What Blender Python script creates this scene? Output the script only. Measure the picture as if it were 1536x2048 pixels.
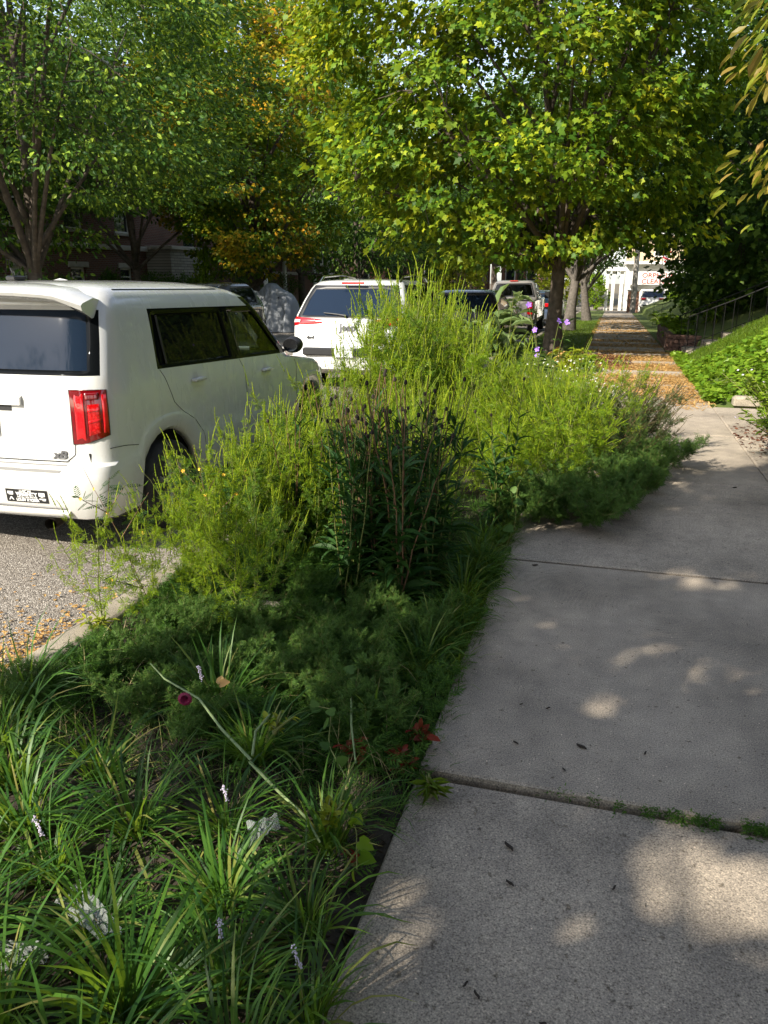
import bpy, math, random
import numpy as np
from mathutils import Vector, noise
R = math.radians
PI = math.pi
for o in list(bpy.data.objects): bpy.data.objects.remove(o)
sc = bpy.context.scene
COL = sc.collection

# ------------------------------------------------------------ camera
cd = bpy.data.cameras.new('camera'); cam = bpy.data.objects.new('camera', cd); COL.objects.link(cam)
cam.location = (0, 0, 1.55); cam.rotation_euler = (R(90 - 16.91), 0, R(15.99))
cd.sensor_fit = 'VERTICAL'; cd.sensor_height = 36; cd.lens = 27.05; cd.clip_start = .05; cd.clip_end = 600
sc.camera = cam
# ------------------------------------------------------------ light
SUN_EL = R(36); SD = np.array([-.57, -.82]); SD /= np.linalg.norm(SD)      # horizontal direction towards the sun
SUNV = Vector((SD[0]*math.cos(SUN_EL), SD[1]*math.cos(SUN_EL), math.sin(SUN_EL)))
w = bpy.data.worlds.new('World'); sc.world = w; w.use_nodes = True
nt = w.node_tree; nt.nodes.clear()
sky = nt.nodes.new('ShaderNodeTexSky'); sky.sky_type = 'NISHITA'; sky.sun_disc = False
sky.sun_elevation = SUN_EL; sky.sun_rotation = math.atan2(SUNV.x, SUNV.y); sky.ozone_density = 1.6; sky.air_density = 1.0
bg = nt.nodes.new('ShaderNodeBackground'); bg.inputs[1].default_value = .132
wo = nt.nodes.new('ShaderNodeOutputWorld')
hs = nt.nodes.new('ShaderNodeHueSaturation'); hs.inputs['Saturation'].default_value = .66
nt.links.new(sky.outputs[0], hs.inputs['Color']); nt.links.new(hs.outputs[0], bg.inputs[0]); nt.links.new(bg.outputs[0], wo.inputs[0])
sl = bpy.data.lights.new('sun', 'SUN'); sl.energy = 4.1; sl.angle = R(.53); sl.color = (1, .92, .78)
so = bpy.data.objects.new('sun', sl); COL.objects.link(so); so.rotation_euler = SUNV.to_track_quat('Z', 'Y').to_euler()
sc.view_settings.view_transform = 'Standard'; sc.view_settings.look = 'None'
sc.view_settings.exposure = 1.28; sc.view_settings.gamma = 1
sc.cycles.max_bounces = 6; sc.cycles.diffuse_bounces = 3; sc.cycles.glossy_bounces = 3
sc.cycles.transmission_bounces = 4; sc.cycles.transparent_max_bounces = 8
sc.cycles.use_denoising = True; sc.cycles.sample_clamp_indirect = 6
sc.cycles.caustics_reflective = False; sc.cycles.caustics_refractive = False

# ------------------------------------------------------------ helpers
def link(o, parent=None):
    COL.objects.link(o)
    if parent is not None: o.parent = parent
    return o
def tag(o, label=None, cat=None, group=None, kind=None):
    if label: o['label'] = label
    if cat: o['category'] = cat
    if group: o['group'] = group
    if kind: o['kind'] = kind
    return o
def thing(name, loc=(0, 0, 0), rz=0, label=None, cat=None, group=None):
    o = bpy.data.objects.new(name, None); link(o); o.location = loc; o.rotation_euler = (0, 0, rz)
    o.empty_display_size = .1
    return tag(o, label, cat, group)
def copy_tree(o, parent=None):
    c = o.copy(); link(c)
    if parent is not None: c.parent = parent
    for ch in list(o.children): copy_tree(ch, c)
    return c
def zt(y):                                    # the street falls gently away from the camera
    y = np.asarray(y, float)
    return -np.clip(y - 12, 0, 50)*.016
def mesh_from(name, V, Fs, mats=(), smooth=False, mi=None, sharp=None):
    V = np.asarray(V, np.float32).reshape(-1, 3)
    me = bpy.data.meshes.new(name)
    Fs = [np.asarray(f, np.int32) for f in Fs if len(f)]
    me.vertices.add(len(V)); me.vertices.foreach_set('co', V.ravel())
    li = np.concatenate([f.ravel() for f in Fs]); tot = np.concatenate([np.full(len(f), f.shape[1], np.int32) for f in Fs])
    st = np.concatenate([[0], np.cumsum(tot)[:-1]]).astype(np.int32)
    me.loops.add(len(li)); me.loops.foreach_set('vertex_index', li)
    me.polygons.add(len(tot)); me.polygons.foreach_set('loop_start', st)
    if mi is not None: me.polygons.foreach_set('material_index', np.asarray(mi, np.int32))
    me.update(calc_edges=True); me.validate()
    me.polygons.foreach_set('use_smooth', np.full(len(me.polygons), bool(smooth)))
    for m in mats: me.materials.append(m)
    if smooth and sharp: me.set_sharp_from_angle(angle=R(sharp))
    return me
class MB:
    def __init__(s): s.V = []; s.F = []; s.n = 0; s.M = []; s.cur = 0
    def add(s, V, Fs):
        V = np.asarray(V, float).reshape(-1, 3)
        for f in Fs:
            f = np.asarray(f, int)
            if len(f): s.F.append(f + s.n); s.M.append(np.full(len(f), s.cur))
        s.V.append(V); s.n += len(V); return s
    def box(s, c, d, rz=0, taper=None):
        x, y, z = [v/2 for v in d]; ca, sa = math.cos(rz), math.sin(rz)
        P = []
        for k in (-1, 1):
            for a, b in ((-1, -1), (1, -1), (1, 1), (-1, 1)):
                t = taper if (taper and k > 0) else 1
                px, py = a*x*t, b*y*t
                P.append((c[0]+px*ca-py*sa, c[1]+px*sa+py*ca, c[2]+k*z))
        return s.add(P, [[(0, 3, 2, 1), (4, 5, 6, 7), (0, 1, 5, 4), (1, 2, 6, 5), (2, 3, 7, 6), (3, 0, 4, 7)]])
    def bbox(s, c, d, b=.01):                 # a box with bevelled edges
        hx, hy, hz = [v/2 for v in d]; b = min(b, hx*.49, hy*.49, hz*.49)
        rings = []
        for (z, i) in ((-hz, b), (-hz+b, 0), (hz-b, 0), (hz, b)):
            x, y = hx-i, hy-i
            bb = b*.6
            rings.append([(c[0]+p, c[1]+q, c[2]+z) for p, q in ((-x+bb, -y), (x-bb, -y), (x, -y+bb), (x, y-bb), (x-bb, y), (-x+bb, y), (-x, y-bb), (-x, -y+bb))])
        P = sum(rings, []); F = [(r*8+k, r*8+(k+1) % 8, r*8+8+(k+1) % 8, r*8+8+k) for r in range(3) for k in range(8)]
        return s.add(P, [F, [tuple(range(7, -1, -1)), tuple(range(24, 32))]])
    def tube(s, pts, r, sides=8, cap=True):
        pts = np.asarray(pts, float); rr = np.broadcast_to(np.asarray(r, float), (len(pts),))
        V, F = tubes(pts[None], rr[None], sides); s.add(V, [F])
        if cap:
            n = s.n - len(V)
            s.F.append(np.array([list(range(n+sides-1, n-1, -1))])); s.M.append(np.array([s.cur]))
            m = n+(len(pts)-1)*sides; s.F.append(np.array([list(range(m, m+sides))])); s.M.append(np.array([s.cur]))
        return s
    def lathe(s, prof, c=(0, 0, 0), axis='z', n=24):   # prof [(r, h)]
        P = []
        for r_, h in prof:
            for k in range(n):
                a = 2*PI*k/n; x, y = r_*math.cos(a), r_*math.sin(a)
                P.append({'z': (c[0]+x, c[1]+y, c[2]+h), 'x': (c[0]+h, c[1]+x, c[2]+y), 'y': (c[0]+y, c[1]+h, c[2]+x)}[axis])
        F = [(i*n+k, i*n+(k+1) % n, (i+1)*n+(k+1) % n, (i+1)*n+k) for i in range(len(prof)-1) for k in range(n)]
        return s.add(P, [F])
    def quad(s, a, b, c, d): return s.add([a, b, c, d], [[(0, 1, 2, 3)]])
    def obj(s, name, mats, parent=None, smooth=False, sharp=40):
        if not isinstance(mats, (list, tuple)): mats = [mats]
        by = {}
        for f, m in zip(s.F, s.M): by.setdefault(f.shape[1], []).append((f, m))
        Fs = [np.concatenate([q[0] for q in v]) for v in by.values()]; Ms = np.concatenate([np.concatenate([q[1] for q in v]) for v in by.values()])
        me = mesh_from(name, np.concatenate(s.V), Fs, mats, smooth, Ms, sharp)
        return link(bpy.data.objects.new(name, me), parent)
def tubes(P, Rr, sides=4):                    # P (n,K,3) polylines, Rr (n,K)
    P = np.asarray(P, float); n, K, _ = P.shape
    T = np.gradient(P, axis=1); T /= np.linalg.norm(T, axis=2, keepdims=True)+1e-9
    m = np.linalg.norm(P[:, -1]-P[:, 0], axis=1)+1e-9
    vert = np.abs((P[:, -1, 2]-P[:, 0, 2])/m) > .8
    ref = np.where(vert[:, None], np.array([[1., 0, .02]]), np.array([[.02, 0, 1.]]))[:, None, :]
    A = np.cross(T, ref); A /= np.linalg.norm(A, axis=2, keepdims=True)+1e-9
    B = np.cross(T, A)
    a = np.arange(sides)*2*PI/sides
    V = P[:, :, None, :] + Rr[:, :, None, None]*(np.cos(a)[None, None, :, None]*A[:, :, None, :]+np.sin(a)[None, None, :, None]*B[:, :, None, :])
    i, k, s_ = np.meshgrid(np.arange(n), np.arange(K-1), np.arange(sides), indexing='ij')
    b = (i*K+k)*sides; s2 = (s_+1) % sides
    F = np.stack([b+s_, b+sides+s_, b+sides+s2, b+s2], -1).reshape(-1, 4)
    return V.reshape(-1, 3), F
def unit(v): return v/(np.linalg.norm(v, axis=-1, keepdims=True)+1e-9)
def leaves(P, D, N, L, T, TF, W=None):        # place template T (m,3: along, side, up) at each P
    D = unit(np.asarray(D, float)); S = unit(np.cross(N, D)); U = np.cross(D, S)
    T = np.asarray(T, float); L = np.broadcast_to(np.asarray(L, float), (len(P),)); W = L if W is None else np.broadcast_to(W, (len(P),))
    V = P[:, None]+L[:, None, None]*(T[None, :, 0:1]*D[:, None]+T[None, :, 2:3]*U[:, None])+W[:, None, None]*T[None, :, 1:2]*S[:, None]
    m = len(T); off = (np.arange(len(P))*m)[:, None, None]
    return V.reshape(-1, 3), [(np.asarray(f)[None]+off).reshape(-1, np.asarray(f).shape[1]) for f in TF]
# leaf templates
T_LEAF = [(0, 0, 0), (.35, .26, .05), (.75, .19, .03), (1, 0, -.1), (.75, -.19, .03), (.35, -.26, .05), (.5, 0, -.02)]
F_LEAF = [[(0, 6, 1), (3, 2, 6), (0, 5, 6), (3, 6, 4), (6, 2, 1), (6, 5, 4)]]
T_LANCE = [(0, 0, 0), (.3, .085, .03), (.65, .075, 0), (1, 0, -.22), (.65, -.075, 0), (.3, -.085, .03)]
F_LANCE = [[(0, 5, 4, 3), (0, 3, 2, 1)]]
T_MAPLE = [(0, 0, 0), (.12, .30, .03), (.30, .22, .01), (.50, .52, -.04), (.60, .24, .01), (1, 0, -.10), (.60, -.24, .01), (.50, -.52, -.04), (.30, -.22, .01), (.12, -.30, .03)]
F_MAPLE = [[(0, 9, 8), (0, 2, 1), (8, 7, 6), (2, 4, 3), (4, 6, 5)], [(0, 8, 6, 4, 2)]]
F_MAPLE = [[(0, 9, 8), (0, 2, 1), (8, 7, 6), (2, 4, 3), (4, 6, 5), (0, 8, 6), (0, 6, 4), (0, 4, 2)]]
def pinnate(pairs, ll, lw, ang=50, rib=.012):
    T = [(0, -rib, 0), (1, -rib*.5, 0), (1, rib*.5, 0), (0, rib, 0)]; F = [(0, 1, 2, 3)]
    ca, sa = math.cos(R(ang)), math.sin(R(ang))
    for q, (t, s_) in enumerate(pairs):
        for sg in (-1, 1):
            n = len(T); l = ll*s_
            bx, by = t, 0
            T += [(bx, by, 0), (bx+ca*l*.45-sa*lw*s_, sg*(sa*l*.45+ca*lw*s_), .03*l), (bx+ca*l, sg*sa*l, -.15*l), (bx+ca*l*.5+sa*lw*s_, sg*(sa*l*.5-ca*lw*s_), .03*l)]
            F.append((n, n+1, n+2, n+3) if sg < 0 else (n, n+3, n+2, n+1))
    n = len(T); T += [(.8, 0, 0), (.93, .05, 0), (1.15, 0, -.03), (.93, -.05, 0)]; F.append((n, n+1, n+2, n+3))
    return T, [F]
T_RAG, F_RAG = pinnate([(.22, .9), (.42, 1), (.62, .8), (.8, .5)], .42, .055)
T_PEA, F_PEA = pinnate([(.15, 1), (.3, 1), (.45, 1), (.6, 1), (.75, .9), (.9, .8)], .26, .045, 65)
T_IVY = [(0, 0, 0), (.05, .35, 0), (.42, .42, .03), (.5, .22, .02), (1, 0, -.05), (.5, -.22, .02), (.42, -.42, .03), (.05, -.35, 0)]
F_IVY = [[(0, 2, 1), (0, 3, 2), (0, 4, 3), (0, 5, 4), (0, 6, 5), (0, 7, 6)]]
a_ = np.linspace(0, 2*PI, 9)[:-1]
T_HEART = [(0, 0, 0), (-.12, .22, .03), (.05, .45, .06), (.4, .42, .04), (.75, .22, 0), (1, 0, -.08), (.75, -.22, 0), (.4, -.42, .04), (.05, -.45, .06), (-.12, -.22, .03), (.5, 0, -.03)]
F_HEART = [[(0, 10, 2), (0, 2, 1), (10, 3, 2), (10, 4, 3), (10, 5, 4), (10, 6, 5), (10, 7, 6), (10, 8, 7), (0, 8, 10), (0, 9, 8)]]

# ------------------------------------------------------------ materials
def newmat(name):
    m = bpy.data.materials.new(name); m.use_nodes = True
    return m, m.node_tree, m.node_tree.nodes['Principled BSDF']
def node(nt, t, **k):
    n = nt.nodes.new(t)
    for a, b in k.items(): setattr(n, a, b)
    return n
def ramp(nt, stops):
    n = nt.nodes.new('ShaderNodeValToRGB'); e = n.color_ramp.elements
    while len(e) < len(stops): e.new(.5)
    for q, (p, c) in zip(e, stops): q.position = p; q.color = (*c[:3], 1)
    return n
def mat(name, c, rough=.6, c2=None, scale=8, metal=0, spec=.5, bump=0, bscale=60, coat=0, detail=6):
    m, nt, b = newmat(name)
    b.inputs['Roughness'].default_value = rough; b.inputs['Metallic'].default_value = metal
    b.inputs['Specular IOR Level'].default_value = spec
    if coat: b.inputs['Coat Weight'].default_value = coat; b.inputs['Coat Roughness'].default_value = .04
    tc = node(nt, 'ShaderNodeTexCoord')
    if c2 is None: b.inputs['Base Color'].default_value = (*c, 1)
    else:
        n = node(nt, 'ShaderNodeTexNoise'); n.inputs['Scale'].default_value = scale; n.inputs['Detail'].default_value = detail
        r_ = ramp(nt, [(.3, c), (.7, c2)]); nt.links.new(tc.outputs['Object'], n.inputs['Vector'])
        nt.links.new(n.outputs[0], r_.inputs[0]); nt.links.new(r_.outputs[0], b.inputs['Base Color'])
    if bump:
        n2 = node(nt, 'ShaderNodeTexNoise'); n2.inputs['Scale'].default_value = bscale; n2.inputs['Detail'].default_value = 5
        bp = node(nt, 'ShaderNodeBump'); bp.inputs['Strength'].default_value = bump; bp.inputs['Distance'].default_value = .01
        nt.links.new(tc.outputs['Object'], n2.inputs['Vector']); nt.links.new(n2.outputs[0], bp.inputs['Height']); nt.links.new(bp.outputs[0], b.inputs['Normal'])
    return m
def leafmat(name, cols, trans=.4, tcol=(.30, .42, .03), rough=.5, patch=0, patch_cols=None, spec=.18):
    m, nt, b = newmat(name)
    g = node(nt, 'ShaderNodeNewGeometry'); r_ = ramp(nt, [(i/max(1, len(cols)-1), c) for i, c in enumerate(cols)])
    nt.links.new(g.outputs['Random Per Island'], r_.inputs[0]); out = r_.outputs[0]
    if patch_cols:
        tc = node(nt, 'ShaderNodeTexCoord'); n = node(nt, 'ShaderNodeTexNoise'); n.inputs['Scale'].default_value = patch; n.inputs['Detail'].default_value = 2
        ad = node(nt, 'ShaderNodeMath', operation='MULTIPLY_ADD'); ad.inputs[1].default_value = .22; nt.links.new(g.outputs['Random Per Island'], ad.inputs[0]); nt.links.new(n.outputs[0], ad.inputs[2])
        r2 = ramp(nt, [(.0, (0, 0, 0)), (.58, (0, 0, 0)), (.72, (1, 1, 1))]); r3 = ramp(nt, [(i/max(1, len(patch_cols)-1), c) for i, c in enumerate(patch_cols)])
        nt.links.new(tc.outputs['Object'], n.inputs['Vector']); nt.links.new(ad.outputs[0], r2.inputs[0]); nt.links.new(g.outputs['Random Per Island'], r3.inputs[0])
        mx = node(nt, 'ShaderNodeMix', data_type='RGBA'); nt.links.new(r2.outputs[0], mx.inputs[0]); nt.links.new(out, mx.inputs[6]); nt.links.new(r3.outputs[0], mx.inputs[7]); out = mx.outputs[2]
    nt.links.new(out, b.inputs['Base Color']); b.inputs['Roughness'].default_value = rough; b.inputs['Specular IOR Level'].default_value = spec
    tr = node(nt, 'ShaderNodeBsdfTranslucent')
    mm = node(nt, 'ShaderNodeMix', data_type='RGBA', blend_type='MIX'); mm.inputs[0].default_value = .55
    nt.links.new(out, mm.inputs[6]); mm.inputs[7].default_value = (*tcol, 1); nt.links.new(mm.outputs[2], tr.inputs[0])
    ms = node(nt, 'ShaderNodeMixShader'); ms.inputs[0].default_value = trans
    o = nt.nodes['Material Output']
    nt.links.new(b.outputs[0], ms.inputs[1]); nt.links.new(tr.outputs[0], ms.inputs[2]); nt.links.new(ms.outputs[0], o.inputs[0])
    return m
def brickmat(name, axis, c1, c2, mortar, bw=.21, bh=.072, ms=.012):
    m, nt, b = newmat(name)
    tc = node(nt, 'ShaderNodeTexCoord'); sx = node(nt, 'ShaderNodeSeparateXYZ'); cx = node(nt, 'ShaderNodeCombineXYZ')
    nt.links.new(tc.outputs['Object'], sx.inputs[0]); nt.links.new(sx.outputs[axis], cx.inputs[0]); nt.links.new(sx.outputs['Z'], cx.inputs[1])
    br = node(nt, 'ShaderNodeTexBrick'); br.inputs['Scale'].default_value = 1; br.inputs['Brick Width'].default_value = bw; br.inputs['Row Height'].default_value = bh
    br.inputs['Mortar Size'].default_value = ms; br.inputs['Color1'].default_value = (*c1, 1); br.inputs['Color2'].default_value = (*c2, 1); br.inputs['Mortar'].default_value = (*mortar, 1)
    nt.links.new(cx.outputs[0], br.inputs['Vector'])
    n = node(nt, 'ShaderNodeTexNoise'); n.inputs['Scale'].default_value = 1.3; n.inputs['Detail'].default_value = 5; nt.links.new(tc.outputs['Object'], n.inputs['Vector'])
    mx = node(nt, 'ShaderNodeMix', data_type='RGBA', blend_type='MULTIPLY'); mx.inputs[0].default_value = .5
    r_ = ramp(nt, [(.3, (.6, .6, .6)), (.7, (1.1, 1.05, 1))]); nt.links.new(n.outputs[0], r_.inputs[0])
    nt.links.new(br.outputs[0], mx.inputs[6]); nt.links.new(r_.outputs[0], mx.inputs[7]); nt.links.new(mx.outputs[2], b.inputs['Base Color'])
    b.inputs['Roughness'].default_value = .85
    bp = node(nt, 'ShaderNodeBump'); bp.inputs['Strength'].default_value = .5; bp.inputs['Distance'].default_value = .01; bp.invert = True
    nt.links.new(br.outputs['Fac'], bp.inputs['Height']); nt.links.new(bp.outputs[0], b.inputs['Normal'])
    return m
# ------------------------------------------------------------ setting
def concrete(name, base=(.27, .255, .235), swirl=True, litter=None, bs=1.0):
    m, nt, b = newmat(name); b.inputs['Roughness'].default_value = .88; b.inputs['Specular IOR Level'].default_value = .25
    tc = node(nt, 'ShaderNodeTexCoord')
    def noi(s, d=6, w_=0):
        n = node(nt, 'ShaderNodeTexNoise'); n.inputs['Scale'].default_value = s; n.inputs['Detail'].default_value = d; nt.links.new(tc.outputs['Object'], n.inputs['Vector']); return n
    def mul(a, c, f=1.0, typ='MULTIPLY'):
        x = node(nt, 'ShaderNodeMix', data_type='RGBA', blend_type=typ); x.inputs[0].default_value = f
        nt.links.new(a, x.inputs[6]); nt.links.new(c, x.inputs[7]); return x.outputs[2]
    big = noi(1.1, 8); r1 = ramp(nt, [(.30, tuple(v*.60 for v in base)), (.5, base), (.70, tuple(v*1.2 for v in base))]); nt.links.new(big.outputs[0], r1.inputs[0])
    med = noi(9, 6); r2 = ramp(nt, [(.3, (.84, .84, .85)), (.7, (1.1, 1.09, 1.07))]); nt.links.new(med.outputs[0], r2.inputs[0])
    fine = noi(210, 3); r3 = ramp(nt, [(.33, (.35, .34, .33)), (.45, (.86, .86, .86)), (.58, (1.1, 1.1, 1.08)), (.69, (1.75, 1.7, 1.6))]); nt.links.new(fine.outputs[0], r3.inputs[0])
    v = node(nt, 'ShaderNodeTexVoronoi'); v.inputs['Scale'].default_value = 24; nt.links.new(tc.outputs['Object'], v.inputs['Vector'])
    r4 = ramp(nt, [(0, (2.4, 2.3, 2.1)), (.055, (2.2, 2.1, 2.0)), (.075, (1, 1, 1))]); nt.links.new(v.outputs['Distance'], r4.inputs[0])
    out = mul(mul(mul(r1.outputs[0], r2.outputs[0]), r3.outputs[0], .85), r4.outputs[0], .8)
    # dark grime spots
    sp = noi(38, 4); r5 = ramp(nt, [(.27, (.45, .43, .4)), (.36, (1, 1, 1))]); nt.links.new(sp.outputs[0], r5.inputs[0]); out = mul(out, r5.outputs[0])
    hgt = fine.outputs[0]
    if swirl:                                   # arcs left by the broom finish
        v2 = node(nt, 'ShaderNodeTexVoronoi'); v2.inputs['Scale'].default_value = 1.15; nt.links.new(tc.outputs['Object'], v2.inputs['Vector'])
        mlt = node(nt, 'ShaderNodeMath', operation='MULTIPLY'); mlt.inputs[1].default_value = 270; nt.links.new(v2.outputs['Distance'], mlt.inputs[0])
        ns = noi(5, 3); mad = node(nt, 'ShaderNodeMath', operation='MULTIPLY_ADD'); mad.inputs[1].default_value = 26; nt.links.new(ns.outputs[0], mad.inputs[0]); nt.links.new(mlt.outputs[0], mad.inputs[2])
        sn = node(nt, 'ShaderNodeMath', operation='SINE'); nt.links.new(mad.outputs[0], sn.inputs[0])
        ms = noi(1.7, 2); rm = ramp(nt, [(.48, (0, 0, 0)), (.62, (1, 1, 1))]); nt.links.new(ms.outputs[0], rm.inputs[0])
        r6 = ramp(nt, [(0, (.92, .92, .92)), (1, (1.05, 1.05, 1.05))]); mr = node(nt, 'ShaderNodeMapRange'); mr.inputs[1].default_value = -1; nt.links.new(sn.outputs[0], mr.inputs[0]); nt.links.new(mr.outputs[0], r6.inputs[0])
        x = node(nt, 'ShaderNodeMix', data_type='RGBA', blend_type='MULTIPLY'); nt.links.new(rm.outputs[0], x.inputs[0]); nt.links.new(out, x.inputs[6]); nt.links.new(r6.outputs[0], x.inputs[7]); out = x.outputs[2]
    nt.links.new(out, b.inputs['Base Color'])
    bp = node(nt, 'ShaderNodeBump'); bp.inputs['Strength'].default_value = .55; bp.inputs['Distance'].default_value = .003*bs
    nt.links.new(hgt, bp.inputs['Height']); nt.links.new(bp.outputs[0], b.inputs['Normal'])
    return m
M_CONC = concrete('sidewalk_concrete', (.355, .305, .248))
M_CONC2 = concrete('kerb_concrete', (.33, .29, .23), False)
def asphalt():
    m, nt, b = newmat('asphalt'); b.inputs['Roughness'].default_value = .9; b.inputs['Specular IOR Level'].default_value = .2
    tc = node(nt, 'ShaderNodeTexCoord')
    v = node(nt, 'ShaderNodeTexVoronoi'); v.inputs['Scale'].default_value = 150; nt.links.new(tc.outputs['Object'], v.inputs['Vector'])
    sx = node(nt, 'ShaderNodeSeparateColor'); nt.links.new(v.outputs['Color'], sx.inputs[0])
    r_ = ramp(nt, [(0, (.10, .088, .075)), (.3, (.19, .165, .14)), (.65, (.28, .25, .215)), (.9, (.40, .36, .31)), (1, (.6, .56, .5))]); nt.links.new(sx.outputs[0], r_.inputs[0])
    n = node(nt, 'ShaderNodeTexNoise'); n.inputs['Scale'].default_value = .8; n.inputs['Detail'].default_value = 8; nt.links.new(tc.outputs['Object'], n.inputs['Vector'])
    r2 = ramp(nt, [(.3, (.7, .7, .7)), (.7, (1.1, 1.1, 1.1))]); nt.links.new(n.outputs[0], r2.inputs[0])
    x = node(nt, 'ShaderNodeMix', data_type='RGBA', blend_type='MULTIPLY'); x.inputs[0].default_value = 1; nt.links.new(r_.outputs[0], x.inputs[6]); nt.links.new(r2.outputs[0], x.inputs[7])
    nt.links.new(x.outputs[2], b.inputs['Base Color'])
    bp = node(nt, 'ShaderNodeBump'); bp.inputs['Strength'].default_value = .8; bp.inputs['Distance'].default_value = .008; nt.links.new(v.outputs['Distance'], bp.inputs['Height']); bp.invert = True; nt.links.new(bp.outputs[0], b.inputs['Normal'])
    return m
M_ASPH = asphalt()
M_SOIL = mat('dark_soil', (.018, .014, .010), .95, (.05, .038, .026), 14, bump=1, bscale=40)
M_LAWN = mat('lawn', (.05, .085, .012), .9, (.12, .15, .025), 3.5, bump=1, bscale=50)
M_DIRT = mat('dry_ground', (.08, .06, .035), .95, (.15, .115, .06), 1.5, bump=.6, bscale=30)
def grid(name, xs, ys, zf, m, kind='structure', smooth=True):
    xs, ys = np.asarray(xs, float), np.asarray(ys, float); X, Y = np.meshgrid(xs, ys); Z = zf(X, Y)+0*X
    n = len(xs); i, j = np.meshgrid(np.arange(len(ys)-1), np.arange(n-1), indexing='ij'); b = i*n+j
    F = np.stack([b, b+1, b+n+1, b+n], -1).reshape(-1, 4)
    o = link(bpy.data.objects.new(name, mesh_from(name, np.stack([X, Y, Z], -1), [F], [m], smooth)))
    if kind: o['kind'] = kind
    return o
YS = np.concatenate([[-12, -4, 0, 4, 8], np.arange(12, 64, 3), [70, 90, 130]])
grid('ground', [-300, -60, 0, 60, 300], [-100, 0, 100, 300, 420], lambda x, y: -1.25, M_DIRT)
grid('road', np.linspace(-12.6, -2.31, 8), YS, lambda x, y: zt(y)-.13+.04*np.cos((x+7.45)/5.15*1.57), M_ASPH)
rs_ = np.random.RandomState(5)
def lump(x, y, a=.02, s=6): return a*(np.sin(x*s+1.3*np.sin(y*s*.7))+np.sin(y*s*1.13+x*2.1))*.5
grid('planting_bed', np.linspace(-2.16, -.50, 40), np.linspace(-4, 11.5, 300), lambda x, y: -.045+lump(x, y, .025, 9)+.02*np.sin(17*x+9*y), M_SOIL)
grid('tree_lawn', np.linspace(-2.16, -.50, 8), np.arange(11.5, 63, 1), lambda x, y: zt(y)-.02+lump(x, y, .02), M_LAWN)
grid('cross_street', np.linspace(-60, 60, 10), np.linspace(63, 71, 4), lambda x, y: zt(y)-.06, M_ASPH)
grid('far_tree_lawn', np.linspace(-14.6, -12.76, 4), np.arange(-10, 63, 2), lambda x, y: zt(y)-.01, M_LAWN)
grid('far_yard', np.linspace(-21, -16.1, 12), np.arange(-10, 63, 2), lambda x, y: zt(y)+np.clip((-16.1-x)*.2, 0, .62), M_LAWN)
def kerb(name, x0, x1, y0=-8, y1=62, step=2.4):
    mb = MB(); y = y0
    while y < y1:
        z = float(zt(y+step/2)); mb.bbox(((x0+x1)/2, y+step/2, z-.15), (x1-x0, step-.012, .30), .02); y += step
    o = mb.obj(name, M_CONC2, smooth=True, sharp=50); o['kind'] = 'structure'
kerb('kerb', -2.31, -2.165); kerb('far_kerb', -12.75, -12.6)
# sidewalk slabs
JY = [-4.2, -2.08, .03, 2.13, 4.215, 6.34, 8.42, 10.41]
mb = MB()
for i in range(7):
    dz = [0, -.006, -.016, 0, .003, 0, .004][i]; gap = [.01, .01, .01, .030, .028, .028, .022][i]; gap2 = [.01, .01, .030, .028, .028, .022, .022][i]
    y0, y1 = JY[i]+gap/2, JY[i+1]-gap2/2
    mb.bbox((.405, (y0+y1)/2, dz-.06), (1.80, y1-y0, .12), .007)
mb.bbox((2.05, 9.36, -.058), (1.47, 2.06, .12), .011); mb.bbox((2.05, 7.36, -.058), (1.47, 1.90, .12), .011)
y = 10.42
while y < 62:
    mb.bbox((.405, y+1.04, float(zt(y+1))-.06), (1.80, 2.068, .12), .01); y += 2.08
o = mb.obj('sidewalk', M_CONC, smooth=True, sharp=35); o['kind'] = 'structure'
grid('joint_soil', [-.45, 1.28], np.arange(-4, 62, 2), lambda x, y: zt(y)-.05, M_SOIL)
mb = MB(); y = -8
while y < 62: mb.bbox((-15.35, y+1, float(zt(y+1))-.05), (1.5, 1.99, .12), .01); y += 2
o = mb.obj('far_sidewalk', M_CONC2); o['kind'] = 'structure'
def bank(x, y):
    h = np.clip(x-1.40, 0, 2.1)*.56 + .02*np.sin(5*x+3*y)*(x > 1.5)
    h = h*np.clip((y-10.6)/1.8, 0, 1) + np.where((y > 6.2) & (y < 10.45), -.06, .02)
    st = (y > 17.3)*(y < 19.4); pl = (y >= 19.4)*1.0
    h = np.where(st & (x < 3.9), 0.0, h); h = np.where(pl > 0, np.where(x < 1.95, 0.02, np.clip(.3+(x-1.95)*.4, 0, 1.1)), h)
    return h+zt(y)-.01
ys_ = np.sort(np.concatenate([np.arange(-6, 40, .35), [17.29, 17.31, 19.39, 19.41], np.arange(40, 62, 2)]))
grid('yard_bank', np.concatenate([np.arange(1.31, 4.6, .12), [5, 6, 8, 11, 15]]), ys_, bank, M_LAWN)

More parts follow.
